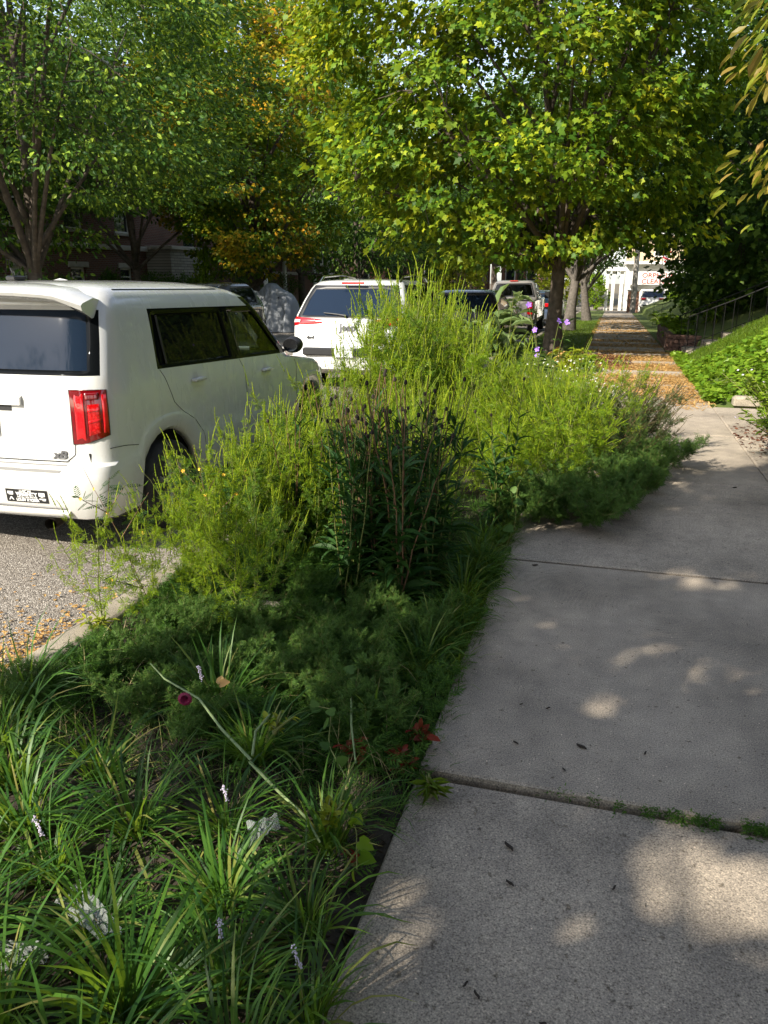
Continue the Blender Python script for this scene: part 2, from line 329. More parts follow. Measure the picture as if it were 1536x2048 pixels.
# ------------------------------------------------------------ trees
def crown_points(rs, c, r, n, hole=.0, shell=.5, flat=1.0, seed=0, s=.9):
    out = []; c = np.array(c); r = np.array(r)
    while len(out) < n:
        d = rs.normal(size=3); d /= np.linalg.norm(d); q = rs.rand()**(1/3.); q = q*(1-shell)+shell*(q**.35)
        v = 1+.20*noise.noise(Vector(d*1.7+seed)) + .13*noise.noise(Vector(d*4.1+seed*2))
        p = c+d*r*q*v
        if hole and noise.noise(Vector(p*s+seed)) < -hole: continue
        out.append(p)
    return np.array(out)
def tree(name, base, H0, c, r, ncl, per, lsize, tmpl, lm, bm, tr=.17, seed=1, spread=.42, hole=.3, shell=.55, nlimb=12, droop=.35, filt=None, lean=0, cut=None, label=None, cat='tree', group=None, twigs=True, flat=.5):
    rs = np.random.RandomState(seed); base = np.array(base, float); c = np.array(c, float)-base
    root = thing(name, base, 0, label, cat, group)
    C = crown_points(rs, c, r, ncl, hole, shell, seed=seed*3.7)
    if cut is not None: C = C[~cut(C+base)]
    top = np.array([c[0]+lean*0, c[1], c[2]+r[2]*.72])
    K = 9; t = np.linspace(0, 1, K)[:, None]
    wob = np.cumsum(rs.normal(0, .05, (K, 3)), 0); wob[0] = 0; wob[:, 2] = 0
    mid = np.array([lean*.5, 0, top[2]*.35])
    tp = (1-t)**2*0 + 2*t*(1-t)*mid + t*t*top + wob
    rad = tr*(1-.86*t[:, 0]); rad[0] *= 1.35
    m = MB(); m.tube(tp, rad, 10)
    # limbs
    idx = rs.choice(len(C), min(nlimb, len(C)), False); LP = [tp[3:]]
    P, Q = [], []
    for i in idx:
        e = C[i]; h = np.clip(e[2]-rs.uniform(.7, 1.3)*np.hypot(e[0]-c[0], e[1]-c[1])-.6, H0*.8, top[2]*.8)
        k = h/top[2]*(K-1); a = int(np.clip(k, 0, K-2)); s0 = tp[a]+(tp[a+1]-tp[a])*(k-a)
        t2 = np.linspace(0, 1, 8)[:, None]; ctrl = s0+(e-s0)*.45+np.array([0, 0, -.12*np.linalg.norm(e-s0)*0+.25])
        pl = (1-t2)**2*s0+2*t2*(1-t2)*ctrl+t2**2*e+np.cumsum(rs.normal(0, .025, (8, 3)), 0)*t2
        P.append(pl); Q.append(np.linspace(tr*.42, .012, 8)*(1 if h < top[2]*.5 else .7)); LP.append(pl[2:])
    V, F = tubes(np.array(P), np.array(Q), 6); m.add(V, [F])
    LPt = np.concatenate(LP)
    if twigs:
        tw = []
        for e in C:
            d = np.linalg.norm(LPt-e, axis=1); s0 = LPt[np.argmin(d)]
            if np.linalg.norm(e-s0) < .1 or np.linalg.norm(e-s0) > 1.25: continue
            t2 = np.linspace(0, 1, 4)[:, None]; tw.append(s0+(e-s0)*t2+np.array([0, 0, .12])*t2*(1-t2)*4*.5+rs.normal(0, .02, (4, 3))*t2)
        tw = np.array(tw); V, F = tubes(tw, np.broadcast_to(np.array([.016, .011, .008, .004])*(tr/.17), (len(tw), 4)), 3); m.add(V, [F])
    m.obj('trunk', bm, root, smooth=True, sharp=80)
    n = len(C)*per; ci = np.repeat(np.arange(len(C)), per)
    off = rs.normal(0, 1, (n, 3)); off /= np.maximum(1, np.linalg.norm(off, axis=1, keepdims=True)/1.9)
    sc_ = rs.uniform(.7, 1.25, len(C))[ci][:, None]
    Pn = C[ci]+off*np.array([spread, spread, spread*flat])*sc_
    if filt is not None: k = filt(Pn+base, rs); Pn = Pn[k]; off = off[k]; ci = ci[k]
    n = len(Pn)
    out = (C[ci]-c)*np.array([1, 1, .3]); out = unit(out)
    D = out*.6+off*np.array([1, 1, .4])*.6+rs.normal(0, .35, (n, 3)); D[:, 2] -= droop
    N = rs.normal(0, .5, (n, 3)); N[:, 2] += .75; N += out*.85
    V, F = leaves(Pn, D, N, lsize*rs.uniform(.6, 1.25, n), *tmpl)
    link(bpy.data.objects.new('crown', mesh_from('crown', V, F, [lm])), root)
    return root
M_BARK = mat('bark', (.045, .034, .025), .9, (.11, .085, .065), 9, bump=1, bscale=35)
M_BARK2 = mat('grey_bark', (.07, .06, .05), .9, (.16, .14, .12), 12, bump=1, bscale=40)
G1 = [(.035, .075, .010), (.055, .11, .014), (.085, .145, .018), (.12, .18, .02)]
M_MAPLE = leafmat('maple_leaf', [(.02, .06, .006), (.04, .10, .008), (.11, .19, .010), (.38, .42, .02)], .28, (.50, .60, .02), patch=.6, patch_cols=[(.20, .30, .015), (.40, .36, .012), (.14, .23, .015), (.05, .12, .01)])  # bright last leaf stop puts sun highlights into the crown colour
M_ELM = leafmat('broad_tree_leaf', [(.012, .042, .008), (.025, .07, .012), (.065, .14, .018), (.28, .38, .04)], .24, (.36, .52, .04))  # dark stops and one bright stop put sun-and-shade contrast into the colour
M_GOLD = leafmat('turning_leaf', [(.025, .07, .008), (.06, .13, .010), (.30, .36, .02)], .30, (.42, .58, .02), patch=.28, patch_cols=[(.46, .28, .012), (.40, .32, .015), (.46, .20, .01)])  # bright last stop is a painted sun highlight; orange patches are leaf colour
M_DARK = leafmat('dark_tree_leaf', [(.015, .04, .008), (.028, .065, .010), (.06, .12, .015), (.14, .22, .03)], .28, (.2, .36, .03))
M_NEAR = leafmat('drooping_leaf', [(.13, .18, .012), (.20, .24, .02), (.30, .26, .04), (.34, .20, .06), (.12, .17, .012)], .42, (.5, .48, .06), rough=.4)

# sunspots that reach the ground through gaps in the crown overhead: (x, y, radius)
SPOTS = [(.53, 4.24, .08), (.60, 4.15, .05), (.31, 3.22, .05), (.58, 3.07, .07), (.10, 2.66, .05), (.18, 2.68, .05), (-.38, 1.75, .035), (.41, 1.98, .10), (.49, 1.91, .115), (.57, 1.84, .11), (.45, 1.79, .035), (.62, 1.95, .05), (.33, 1.99, .03),
         (-.33, 1.60, .05), (-.26, 1.62, .035), (-.36, 1.50, .05), (.29, 1.90, .04), (.39, 1.77, .035), (.28, 1.82, .03), (-.30, 1.42, .035), (-.29, 1.34, .03), (.82, 4.22, .07),
         (-1.2, 1.42, .27), (-1.05, 1.50, .2), (-.72, 1.78, .15), (-1.55, 2.35, .1), (-.85, 2.55, .08), (-1.15, 2.5, .07), (-.66, 1.62, .08), (-1.28, 2.1, .06), (-.75, 1.35, .12), (-.95, 2.15, .07), (-1.0, 1.93, .05), (-1.5, 1.75, .2),
         (-1.75, 1.9, .10), (-1.05, 2.75, .10), (-.62, 2.05, .07), (-1.75, 2.65, .15), (-1.3, 3.1, .12), (-.7, 3.3, .08), (-1.6, 1.25, .1), (-.6, 1.2, .08)]
K_ = 1/math.tan(SUN_EL)
def open_spots(P, rs):
    keep = np.ones(len(P), bool)
    gx = P[:, 0]-SD[0]*K_*P[:, 2]; gy = P[:, 1]-SD[1]*K_*P[:, 2]
    al = -SD
    for x, y, r in SPOTS:
        dx, dy = gx-x, gy-y; a = (dx*al[0]+dy*al[1])/1.7; b_ = dx*al[1]-dy*al[0]
        keep &= (a*a+b_*b_) > (r+.03)**2
    # the crown's shadow ends along a ragged line beside the parked car
    p = P[:, 0]*(-SD[1])-P[:, 1]*(-SD[0]); s = gx*al[0]+gy*al[1]
    keep &= p > -2.98+.12*np.sin(s*5)+.08*np.sin(s*13)+rs.normal(0, .05, len(P))
    # nothing hangs into the view
    F = np.array([-.2636, .9197, -.2909]); X = np.array([.9613, .2755, 0.]); U = np.array([-.0802, .2797, .9567])
    q = P-np.array([0, 0, 1.55]); f = q@F; 
    vis = (f > .1) & (np.abs(q@X)/np.maximum(f, .1) < .62) & (np.abs(q@U)/np.maximum(f, .1) < .82)
    return keep & ~vis
def cutC(P):
    F = np.array([-.2636, .9197, -.2909]); X = np.array([.9613, .2755, 0.]); U = np.array([-.0802, .2797, .9567])
    q = P-np.array([0, 0, 1.55]); f = q@F
    return ((f > .1) & (np.abs(q@X)/np.maximum(f, .1) < .75) & (np.abs(q@U)/np.maximum(f, .1) < .95)) | (P[:, 0]*(-SD[1])-P[:, 1]*(-SD[0]) < -2.9)
tree('street_tree', (-1.35, -3.7, 0), 2.6, (-1.0, -3.1, 6.0), (5.2, 4.6, 3.6), 1500, 46, .19, (T_LEAF, F_LEAF), M_ELM, M_BARK, .2, 11, .5, hole=0, shell=.2, filt=open_spots, cut=cutC,
     label='street tree behind the camera that shades the near sidewalk', nlimb=14, twigs=False)
mtree = tree('maple_tree', (-1.25, 18.6, -.1), 2.9, (-2.25, 17.8, 5.6), (4.4, 4.0, 4.6), 760, 74, .148, (T_MAPLE, F_MAPLE), M_MAPLE, M_BARK, .19, 3, .36, hole=.12, shell=.5, droop=.5, cut=lambda P: (P[:, 2] < 1.95) | ((P[:, 0] > -.7) & (P[:, 2] < 2.2)),
     label='large maple with yellow-green lobed leaves on the right-hand tree lawn beside the sidewalk', nlimb=34, flat=.38)
tree('broadleaf_tree', (-13.6, 16.6, 0), 2.6, (-13.5, 17.2, 6.6), (5.4, 4.9, 5.4), 640, 84, .145, (T_LEAF, F_LEAF), M_ELM, M_BARK, .2, 7, .42, hole=.18, shell=.5, cut=lambda P: ((P[:, 0] > -13.9) & (P[:, 2] < 3.3)),
     label='bushy blue-green leafy tree across the street behind the roof of the white hatchback', nlimb=20, flat=.32)
tree('broadleaf_tree', (-17.3, 26.5, .2), 2.6, (-17.0, 26.2, 6.6), (3.8, 4.4, 5.4), 560, 44, .15, (T_LEAF, F_LEAF), M_DARK, M_BARK, .16, 17, .5, hole=.12, shell=.5, cut=lambda P: P[:, 2] < 3.9,
     label='dark green tree close to the brick facade, between the blue-green tree and the turning tree', nlimb=14)
tree('turning_tree', (-13.5, 28.9, -.25), 2.4, (-13.4, 28.8, 7.2), (4.3, 4.2, 6.0), 640, 80, .155, (T_MAPLE, F_MAPLE), M_GOLD, M_BARK, .22, 23, .34, hole=.17, shell=.5,
     label='tall tree turning orange near its top, behind the tarp-covered motorcycle', nlimb=22, flat=.36)
GRP = 'trees lining the street in the distance'
far1 = tree('shade_tree', (-13.4, 41, -.45), 2.6, (-13.4, 41, 6.2), (4.4, 4.4, 4.8), 330, 34, .24, (T_LEAF, F_LEAF), M_DARK, M_BARK, .2, 31, .6, hole=.12, shell=.5, label='dark full tree on the far lawn beyond the white SUV', group=GRP)
far2 = tree('shade_tree', (-1.45, 29.5, -.28), 2.7, (-1.2, 30, 6.2), (3.6, 4.6, 4.0), 330, 34, .20, (T_LEAF, F_LEAF), M_DARK, M_BARK2, .2, 33, .5, hole=.1, shell=.5, lean=.2, label='thick-trunked tree just beyond the maple on the right-hand tree lawn', group=GRP)
far3 = tree('shade_tree', (-1.15, 40, -.45), 2.7, (-2.0, 40, 6.4), (3.9, 4.4, 3.8), 330, 34, .22, (T_LEAF, F_LEAF), M_DARK, M_BARK2, .2, 35, .5, hole=.1, shell=.5, lean=-1.6, label='tree with a sunlit trunk leaning left over the tree lawn', group=GRP)
def far_copy(src, loc, rz, s, label):
    c = copy_tree(src); c.location = loc; c.rotation_euler = (0, 0, rz); c.scale = (s, s, s); c['label'] = label; return c
far_copy(far1, (-14, 54, -.7), 1.3, 1.05, 'tree on the far lawn second beyond the white SUV, in front of the brick row')
far_copy(far1, (-14.5, 72, -.8), 2.6, 1.15, 'last tree of the far lawn row, near the cross street')
far_copy(far1, (-5.5, 88, -.8), 4.0, 1.2, 'tree closing the view beyond the cross street, left of the cleaners building')
far_copy(far1, (-25, 96, -.8), 5.0, 1.5, 'big tree beyond the distant red brick row house')
far_copy(far3, (-1.6, 53, -.7), .5, .8, 'slim tree on the tree lawn just before the cross street')
far_copy(far1, (11, 92, -.8), .9, 1.5, 'tree rising behind the cleaners building')
far_copy(far1, (-9.5, 84, -.8), 1.1, 1.9, 'tallest tree in the gap over the street, beyond the cross street')
far_copy(far2, (-15.5, 63, -.8), 3.3, 1.3, 'tree on the far corner of the cross street')
far_copy(far1, (-3, 104, -.8), 2.2, 2.1, 'tree far behind the left edge of the cleaners building')
far_copy(far1, (-17, 120, -.8), 2.9, 2.5, 'huge tree closing the street far behind the brick row')
far_copy(far1, (27, 80, -.8), .2, 1.6, 'big tree far right beyond the cross street')
rt = tree('yard_tree', (5.4, 24, .7), 1.6, (4.6, 24, 5.4), (4.6, 4.8, 5.6), 700, 44, .19, (T_MAPLE, F_MAPLE), M_DARK, M_BARK, .2, 41, .5, hole=.08, shell=.5, label='dark yard tree spreading over the right-hand steps', nlimb=14)
far_copy(rt, (7.0, 33, .2), 2.2, 1.1, 'yard tree behind the one spreading over the steps')
far_copy(rt, (8.5, 17.5, .7), 4.2, 1.0, 'yard tree at the right edge above the ivy bank')
far_copy(rt, (6.6, 45, .0), 3.2, .95, 'yard tree nearest the cleaners building on the right')
# the near tree at the right whose drooping leaves reach into the frame
def cut_near(P): return (P[:, 0] < .152*P[:, 1]) | ((P[:, 2] < 1.8) & (P[:, 0] < 2))
tree('drooping_tree', (3.9, 6.9, .1), 1.9, (3.0, 6.6, 3.9), (2.6, 2.2, 2.4), 380, 46, .135, ([(a, b*.8, c) for a, b, c in T_LEAF], F_LEAF), M_NEAR, M_BARK, .11, 52, .20, hole=.05, shell=.6, droop=1.3, cut=cut_near,
     label='small tree with drooping yellowing leaves at the right edge of the photo', nlimb=14, flat=.9)

far_copy(far1, (-2.0, -17, 0), 1.9, 1.0, 'street tree on the near kerb well behind the camera')  # unseen trees added so the car's rear glass has something to reflect
far_copy(far1, (-13.8, -15, 0), .4, .95, 'street tree across the street, behind the camera')
far_copy(far2, (-13.5, -22, 0), 3.4, 1.0, 'second street tree across the street, further behind the camera')

far_copy(far1, (-18.3, 46, -.2), 3.0, 1.2, 'yard tree by the white columns across the street')
far_copy(far1, (-26, 70, -.8), 2.0, 2.0, 'tall tree rising behind the brick buildings on the left')
far_copy(far1, (-36, 62, -.8), .3, 2.3, 'tallest tree behind the roof of the apartment building')
far_copy(far2, (4.5, 74, -.8), 2.4, 1.6, 'tree rising directly behind the roof of the cleaners building')
# ------------------------------------------------------------ vehicles
def paint(name, c, rough=.28, dust=.25):
    m, nt, b = newmat(name); b.inputs['Roughness'].default_value = rough; b.inputs['Coat Weight'].default_value = 1; b.inputs['Coat Roughness'].default_value = .025
    tc = node(nt, 'ShaderNodeTexCoord'); n = node(nt, 'ShaderNodeTexNoise'); n.inputs['Scale'].default_value = 2.5; n.inputs['Detail'].default_value = 9; n.inputs['Roughness'].default_value = .65
    mp = node(nt, 'ShaderNodeMapping'); mp.inputs['Scale'].default_value = (2.2, 2.2, .7); nt.links.new(tc.outputs['Object'], mp.inputs[0]); nt.links.new(mp.outputs[0], n.inputs['Vector'])
    d = tuple(v*(1-dust)+dust*q for v, q in zip(c, (.42, .37, .28)))
    r_ = ramp(nt, [(.42, c), (.75, d)]); nt.links.new(n.outputs[0], r_.inputs[0])
    # road film on the lower panels
    sx = node(nt, 'ShaderNodeSeparateXYZ'); nt.links.new(tc.outputs['Object'], sx.inputs[0])
    mr = node(nt, 'ShaderNodeMapRange'); mr.inputs[1].default_value = .22; mr.inputs[2].default_value = .62; mr.inputs[3].default_value = .8; mr.inputs[4].default_value = 0; nt.links.new(sx.outputs['Z'], mr.inputs[0])
    mu = node(nt, 'ShaderNodeMath', operation='MULTIPLY'); nt.links.new(mr.outputs[0], mu.inputs[0]); nt.links.new(n.outputs[0], mu.inputs[1])
    x = node(nt, 'ShaderNodeMix', data_type='RGBA'); nt.links.new(mu.outputs[0], x.inputs[0]); nt.links.new(r_.outputs[0], x.inputs[6]); x.inputs[7].default_value = (*tuple(v*.5+.5*q for v, q in zip(c, (.40, .33, .22))), 1)
    nt.links.new(x.outputs[2], b.inputs['Base Color'])
    r2 = ramp(nt, [(.35, (rough,)*3), (.75, (rough+.18,)*3)]); nt.links.new(n.outputs[0], r2.inputs[0]); nt.links.new(r2.outputs[0], b.inputs['Roughness'])
    return m
P_WHITE = paint('white_car_paint', (.60, .605, .595), .2, .05); P_DARK = paint('dark_car_paint', (.015, .018, .022), .2, .05); P_GREY = paint('grey_car_paint', (.20, .19, .18), .3, .1); P_BLUE = paint('blue_car_paint', (.05, .08, .14), .25, .05)
M_BLK = mat('black_plastic', (.012, .012, .013), .45); M_TYRE = mat('tyre_rubber', (.018, .018, .018), .8, (.035, .033, .03), 20)
M_UNDER = mat('dark_underside', (.008, .008, .008), .9); M_CHROME = mat('chrome', (.62, .62, .62), .18, metal=1); M_RIM = mat('wheel_alloy', (.35, .35, .36), .35, metal=.8)
M_PRIV = mat('privacy_glass', (.005, .006, .007), .03, spec=.07)
M_BADGE = mat('badge_metal', (.10, .10, .105), .35, metal=.3); M_STEEL = mat('exhaust_steel', (.10, .085, .07), .4, metal=.8)
def glassmat(name, tint, rough=.02, alpha=.5):
    m, nt, b = newmat(name); nt.nodes.remove(b)
    fr = node(nt, 'ShaderNodeFresnel'); fr.inputs[0].default_value = 1.55; gl = node(nt, 'ShaderNodeBsdfGlossy'); gl.inputs['Roughness'].default_value = rough; gl.inputs[0].default_value = (.9, .9, .9, 1)
    tp = node(nt, 'ShaderNodeBsdfTransparent'); tp.inputs[0].default_value = (*tint, 1)
    ms = node(nt, 'ShaderNodeMixShader'); ad = node(nt, 'ShaderNodeMath', operation='MULTIPLY_ADD'); ad.inputs[1].default_value = .6; ad.inputs[2].default_value = .0
    nt.links.new(fr.outputs[0], ad.inputs[0]); nt.links.new(ad.outputs[0], ms.inputs[0]); nt.links.new(tp.outputs[0], ms.inputs[1]); nt.links.new(gl.outputs[0], ms.inputs[2]); nt.links.new(ms.outputs[0], nt.nodes['Material Output'].inputs[0])
    return m
M_GLASS = glassmat('car_glass', (.40, .46, .44)); 
def rearglass():
    m, nt, b = newmat('tinted_rear_glass'); b.inputs['Base Color'].default_value = (.010, .018, .034, 1); b.inputs['Roughness'].default_value = .05
    b.inputs['Specular IOR Level'].default_value = .22
    return m
M_RGLASS = rearglass()
def lensmat(name, c, c2):
    m, nt, b = newmat(name); tc = node(nt, 'ShaderNodeTexCoord'); v = node(nt, 'ShaderNodeTexVoronoi'); v.inputs['Scale'].default_value = 65; nt.links.new(tc.outputs['Object'], v.inputs['Vector'])
    r_ = ramp(nt, [(0, c2), (.5, c)]); nt.links.new(v.outputs['Distance'], r_.inputs[0]); nt.links.new(r_.outputs[0], b.inputs['Base Color'])
    b.inputs['Roughness'].default_value = .12; b.inputs['Coat Weight'].default_value = 1; bp = node(nt, 'ShaderNodeBump'); bp.inputs['Strength'].default_value = .5; nt.links.new(v.outputs['Distance'], bp.inputs['Height']); nt.links.new(bp.outputs[0], b.inputs['Normal']); return m
M_RED = lensmat('red_lens', (.42, .002, .004), (.75, .02, .02)); M_RED2 = mat('red_lens_smooth', (.5, .004, .008), .08, coat=1); M_CLEAR = mat('clear_lens', (.55, .5, .5), .1, coat=1)
M_REDD = mat('dark_red_lens', (.14, .001, .003), .1, coat=1)
M_CLOTH = mat('seat_cloth', (.03, .03, .032), .9); M_PLATE = mat('licence_plate', (.62, .64, .66), .4); M_WHITE = mat('white_print', (.85, .85, .83), .5)

class Shell:
    """stacked plan outlines: levels of dict(z,w,r,f,rc,rf,sl,lf) -> a grid of points"""
    def __init__(s, levels, stations, L, nb=8, nc=5, wheels=(), wr=.37, wz=.31, bulge=(.06, .16), warp=None, cowl=None, warpz=(1.05, 1.5), taperf=.06):
        s.lv = levels; s.st = stations; s.nb = nb; s.nc = nc; G = []
        for k, q in enumerate(levels):
            z, w, r, f = q['z'], q['w'], q['r'], q['f']; rc, rf = q.get('rc', .14), q.get('rf', .25); sl = q.get('sl', 0)
            lf = np.clip((z-warpz[0])/(warpz[1]-warpz[0]), 0, 1.25)
            lo, hi = r+bulge[0]+rc, f-bulge[1]-rf
            ys = np.array([y+(lf*np.interp(y, *warp) if warp else 0) for y in stations])
            if cowl is not None:
                ic = cowl; ya = ys[ic] if ys[ic] < hi else hi-.02
                if z >= q.get('zc', warpz[0]): ys[ic+1:] = ya+(np.arange(1, len(ys)-ic))/(len(ys)-ic)*max(hi-ya, .005)
            ys = np.clip(ys, lo, hi); ys = np.maximum.accumulate(ys+np.arange(len(ys))*1e-4)
            pts = []
            def W(y): return w-taperf*w*max(0, (y-L*.72)/(L*.28))**2
            wb = w-rc; wf = W(hi)-rf
            xb = np.linspace(-wb, wb, nb+1)
            for x in xb[:-1]: pts.append((x, r+bulge[0]*(x/w)**2))
            y0 = r+bulge[0]*(wb/w)**2
            for i in range(nc): a = -PI/2+PI/2*i/nc; pts.append((wb+rc*math.cos(a), lo+(rc)*math.sin(a) if i else y0))
            for y in ys: pts.append((W(y), y))
            y1 = f-bulge[1]*(wf/w)**2
            for i in range(1, nc+1): a = PI/2*i/nc; pts.append((wf+rf*math.cos(a), hi+(y1-hi)*math.sin(a)))
            for x in np.linspace(wf, -wf, nb+1)[1:]: pts.append((x, f-bulge[1]*(x/w)**2))
            for i in range(nc-1, -1, -1): a = PI/2*i/nc; pts.append((-(wf+rf*math.cos(a)), hi+(y1-hi)*math.sin(a)))
            for y in ys[::-1]: pts.append((-W(y), y))
            for i in range(nc-1, 0, -1): a = -PI/2+PI/2*i/nc; pts.append((-(wb+rc*math.cos(a)), lo+rc*math.sin(a)))
            row = []
            for x, y in pts:
                zz = z-sl*max(0, y-.2)+q.get('cr', 0)*(1-(x/w)**2)
                zz -= q.get('fd', 0)*max(0, (y-L*.6)/(L*.4))**2
                for yc in wheels:
                    d = abs(y-yc)
                    if d < wr and z < .9:
                        a = wz+math.sqrt(wr*wr-d*d); zb = levels[0]['z']; zz = a+(.9-a)*(z-zb)/(.9-zb) if a > zb and abs(x) > w*.8 else zz
                row.append((x, y, zz))
            G.append(row)
        s.G = np.array(G); s.N = s.G.shape[1]; s.ns = len(stations)
        s.iback = 0; s.iside = nb+nc; s.ifront = s.iside+s.ns+nc; s.ileft = s.ifront+nb+nc  # start indexes
    def faces(s, k0, k1, i0, i1):
        return [(k*s.N+i % s.N, k*s.N+(i+1) % s.N, (k+1)*s.N+(i+1) % s.N, (k+1)*s.N+i % s.N) for k in range(k0, k1) for i in range(i0, i1)]
    def build(s, name, mats, parent, cut, black=(), close=True, solid=.012):
        K = len(s.lv); cutset = set(); blk = set()
        for (k0, k1, i0, i1) in cut: cutset |= {(k, i % s.N) for k in range(k0, k1) for i in range(i0, i1)}
        for (k0, k1, i0, i1) in black: blk |= {(k, i % s.N) for k in range(k0, k1) for i in range(i0, i1)}
        F, M = [], []
        for k in range(K-1):
            for i in range(s.N):
                if (k, i) in cutset: continue
                F.append((k*s.N+i, k*s.N+(i+1) % s.N, (k+1)*s.N+(i+1) % s.N, (k+1)*s.N+i)); M.append(1 if (k, i) in blk else 0)
        Fs = [F]
        if close:   # roof: quads straight across between the two sides
            b = (K-1)*s.N; n = s.N; c = len(s.G[0]); V = np.concatenate([s.G.reshape(-1, 3), [s.G[-1].mean(0)]]); ci = len(V)-1
            T = [(b+i, b+(i+1) % n, ci) for i in range(n)]; Fs.append(T); M += [0]*len(T)
        else: V = s.G.reshape(-1, 3)
        me = mesh_from(name, V, Fs, mats, True, M, 32)
        o = link(bpy.data.objects.new(name, me), parent)
        if solid:
            md = o.modifiers.new('s', 'SOLIDIFY'); md.thickness = solid; md.offset = -1; md.material_offset = 0
        return o
    def pane(s, name, m, parent, k0, k1, i0, i1, inset=.006):
        P = s.G[k0:k1+1][:, [i % s.N for i in range(i0, i1+1)]].copy(); a, b = P.shape[:2]
        c = np.array([0, s.G[:, :, 1].mean(), .9]); nrm = np.cross(P[-1, 0]-P[0, 0], P[0, -1]-P[0, 0]); nrm /= np.linalg.norm(nrm)
        if np.dot(nrm, P.mean((0, 1))-c) < 0: nrm = -nrm
        P -= nrm*inset
        F = [(i*b+j, i*b+j+1, (i+1)*b+j+1, (i+1)*b+j) for i in range(a-1) for j in range(b-1)]
        return link(bpy.data.objects.new(name, mesh_from(name, P, [F], [m], True)), parent)
    def surf(s, k, i, off=.0):                 # a point on the outer surface, fractional indexes
        k0 = int(min(max(k, 0), len(s.lv)-2)); i0 = int(math.floor(i)); fk, fi = k-k0, i-i0; g = s.G; i1 = (i0+1) % s.N; i0 %= s.N
        p = (g[k0, i0]*(1-fi)+g[k0, i1]*fi)*(1-fk)+(g[k0+1, i0]*(1-fi)+g[k0+1, i1]*fi)*fk
        t = g[k0, i1]-g[k0, i0]; u = g[k0+1, i0]-g[k0, i0]; n = np.cross(t, u); n /= np.linalg.norm(n)+1e-9
        return p+n*off, n
    def find(s, target, side):                 # station index (fractional) and level for a point (y,z) on a side / (x,z) at the rear
        if not hasattr(s, 'cache'): s.cache = {}
        if side not in s.cache:
            i0, i1 = {'side': (s.iside-1, s.ifront), 'rear': (-s.nc, s.iside+1)}[side]
            q = [(k+fk, i+fi) for k in range(len(s.lv)-1) for i in range(i0, i1) for fk in (0, .25, .5, .75) for fi in (0, .2, .4, .6, .8)]
            s.cache[side] = (np.array(q), np.array([s.surf(k, i)[0] for k, i in q]))
        q, P = s.cache[side]; d = (P[:, 1 if side == 'side' else 0]-target[0])**2+(P[:, 2]-target[1])**2; j = int(np.argmin(d))
        return q[j][0], q[j][1]
    def on(s, pts, side, off=.002):
        return np.array([s.surf(*s.find(p, side), off)[0] for p in pts])
    def proj(s, a, z, side, off=.003):         # the point of the skin at (a, z) seen from the rear or the side
        s.find((a, z), side); P = s.cache[side][1]; ax, fr = (1, 0) if side == 'side' else (0, 1)
        d = (P[:, ax]-a)**2+(P[:, 2]-z)**2; j = np.argsort(d)[:14]; Q = P[j]
        A = np.stack([np.ones(len(j)), Q[:, ax]-a, Q[:, 2]-z], 1); wt = 1/(d[j]+2e-4); c, *_ = np.linalg.lstsq(A*wt[:, None], Q[:, fr]*wt, rcond=None)
        n = np.array([1, -c[1], -c[2]])/math.sqrt(1+c[1]**2+c[2]**2); p = np.zeros(3); p[ax] = a; p[2] = z; p[fr] = c[0]
        sg = 1 if side == 'side' else -1
        q = np.zeros(3); q[fr] = sg*n[0]; q[ax] = sg*n[1]; q[2] = sg*n[2]
        return p+q*off
def wheel(parent, x, y, z, r, wd, rim=M_RIM):
    sgn = 1 if x > 0 else -1
    t = MB(); t.lathe([(r*.66, -wd/2), (r*.93, -wd/2), (r*.99, -wd*.36), (r, -wd*.2), (r, wd*.2), (r*.99, wd*.36), (r*.93, wd/2), (r*.66, wd/2)], axis='x', n=32)
    w_ = t.obj('wheel', M_TYRE, parent, True); w_.location = (x, y, z)
    m = MB(); m.lathe([(r*.66, sgn*wd*.5), (r*.62, sgn*wd*.46), (r*.60, sgn*wd*.1), (r*.2, sgn*wd*.05)], axis='x', n=32); m.lathe([(.0, sgn*wd*.44), (r*.16, sgn*wd*.42), (r*.18, sgn*wd*.1)], axis='x', n=16)
    for a in range(7):
        an = 2*PI*a/7; m.tube([(sgn*wd*.36, r*.1*math.cos(an), r*.1*math.sin(an)), (sgn*wd*.42, r*.4*math.cos(an), r*.4*math.sin(an)), (sgn*wd*.44, r*.62*math.cos(an), r*.62*math.sin(an))], r*.065, 6)
    m.obj('rim', rim, w_, True)
def text(body, size, m, name, parent, mapf, ext=.002, bold=0, sx=1.0, align='CENTER', shear=0):
    c = bpy.data.curves.new('t', 'FONT'); c.body = body; c.size = size; c.align_x = align; c.align_y = 'CENTER'; c.extrude = ext; c.offset = bold; c.resolution_u = 3; c.shear = shear
    t = bpy.data.objects.new('t', c); COL.objects.link(t); me = bpy.data.meshes.new_from_object(t); bpy.data.objects.remove(t)
    n = len(me.vertices); co = np.zeros(n*3, np.float32); me.vertices.foreach_get('co', co); co = co.reshape(-1, 3)
    co = np.array([mapf(x*sx, y, z) for x, y, z in co], np.float32); me.vertices.foreach_set('co', co.ravel()); me.update()
    me.materials.clear(); me.materials.append(m); me.name = name
    return link(bpy.data.objects.new(name, me), parent)

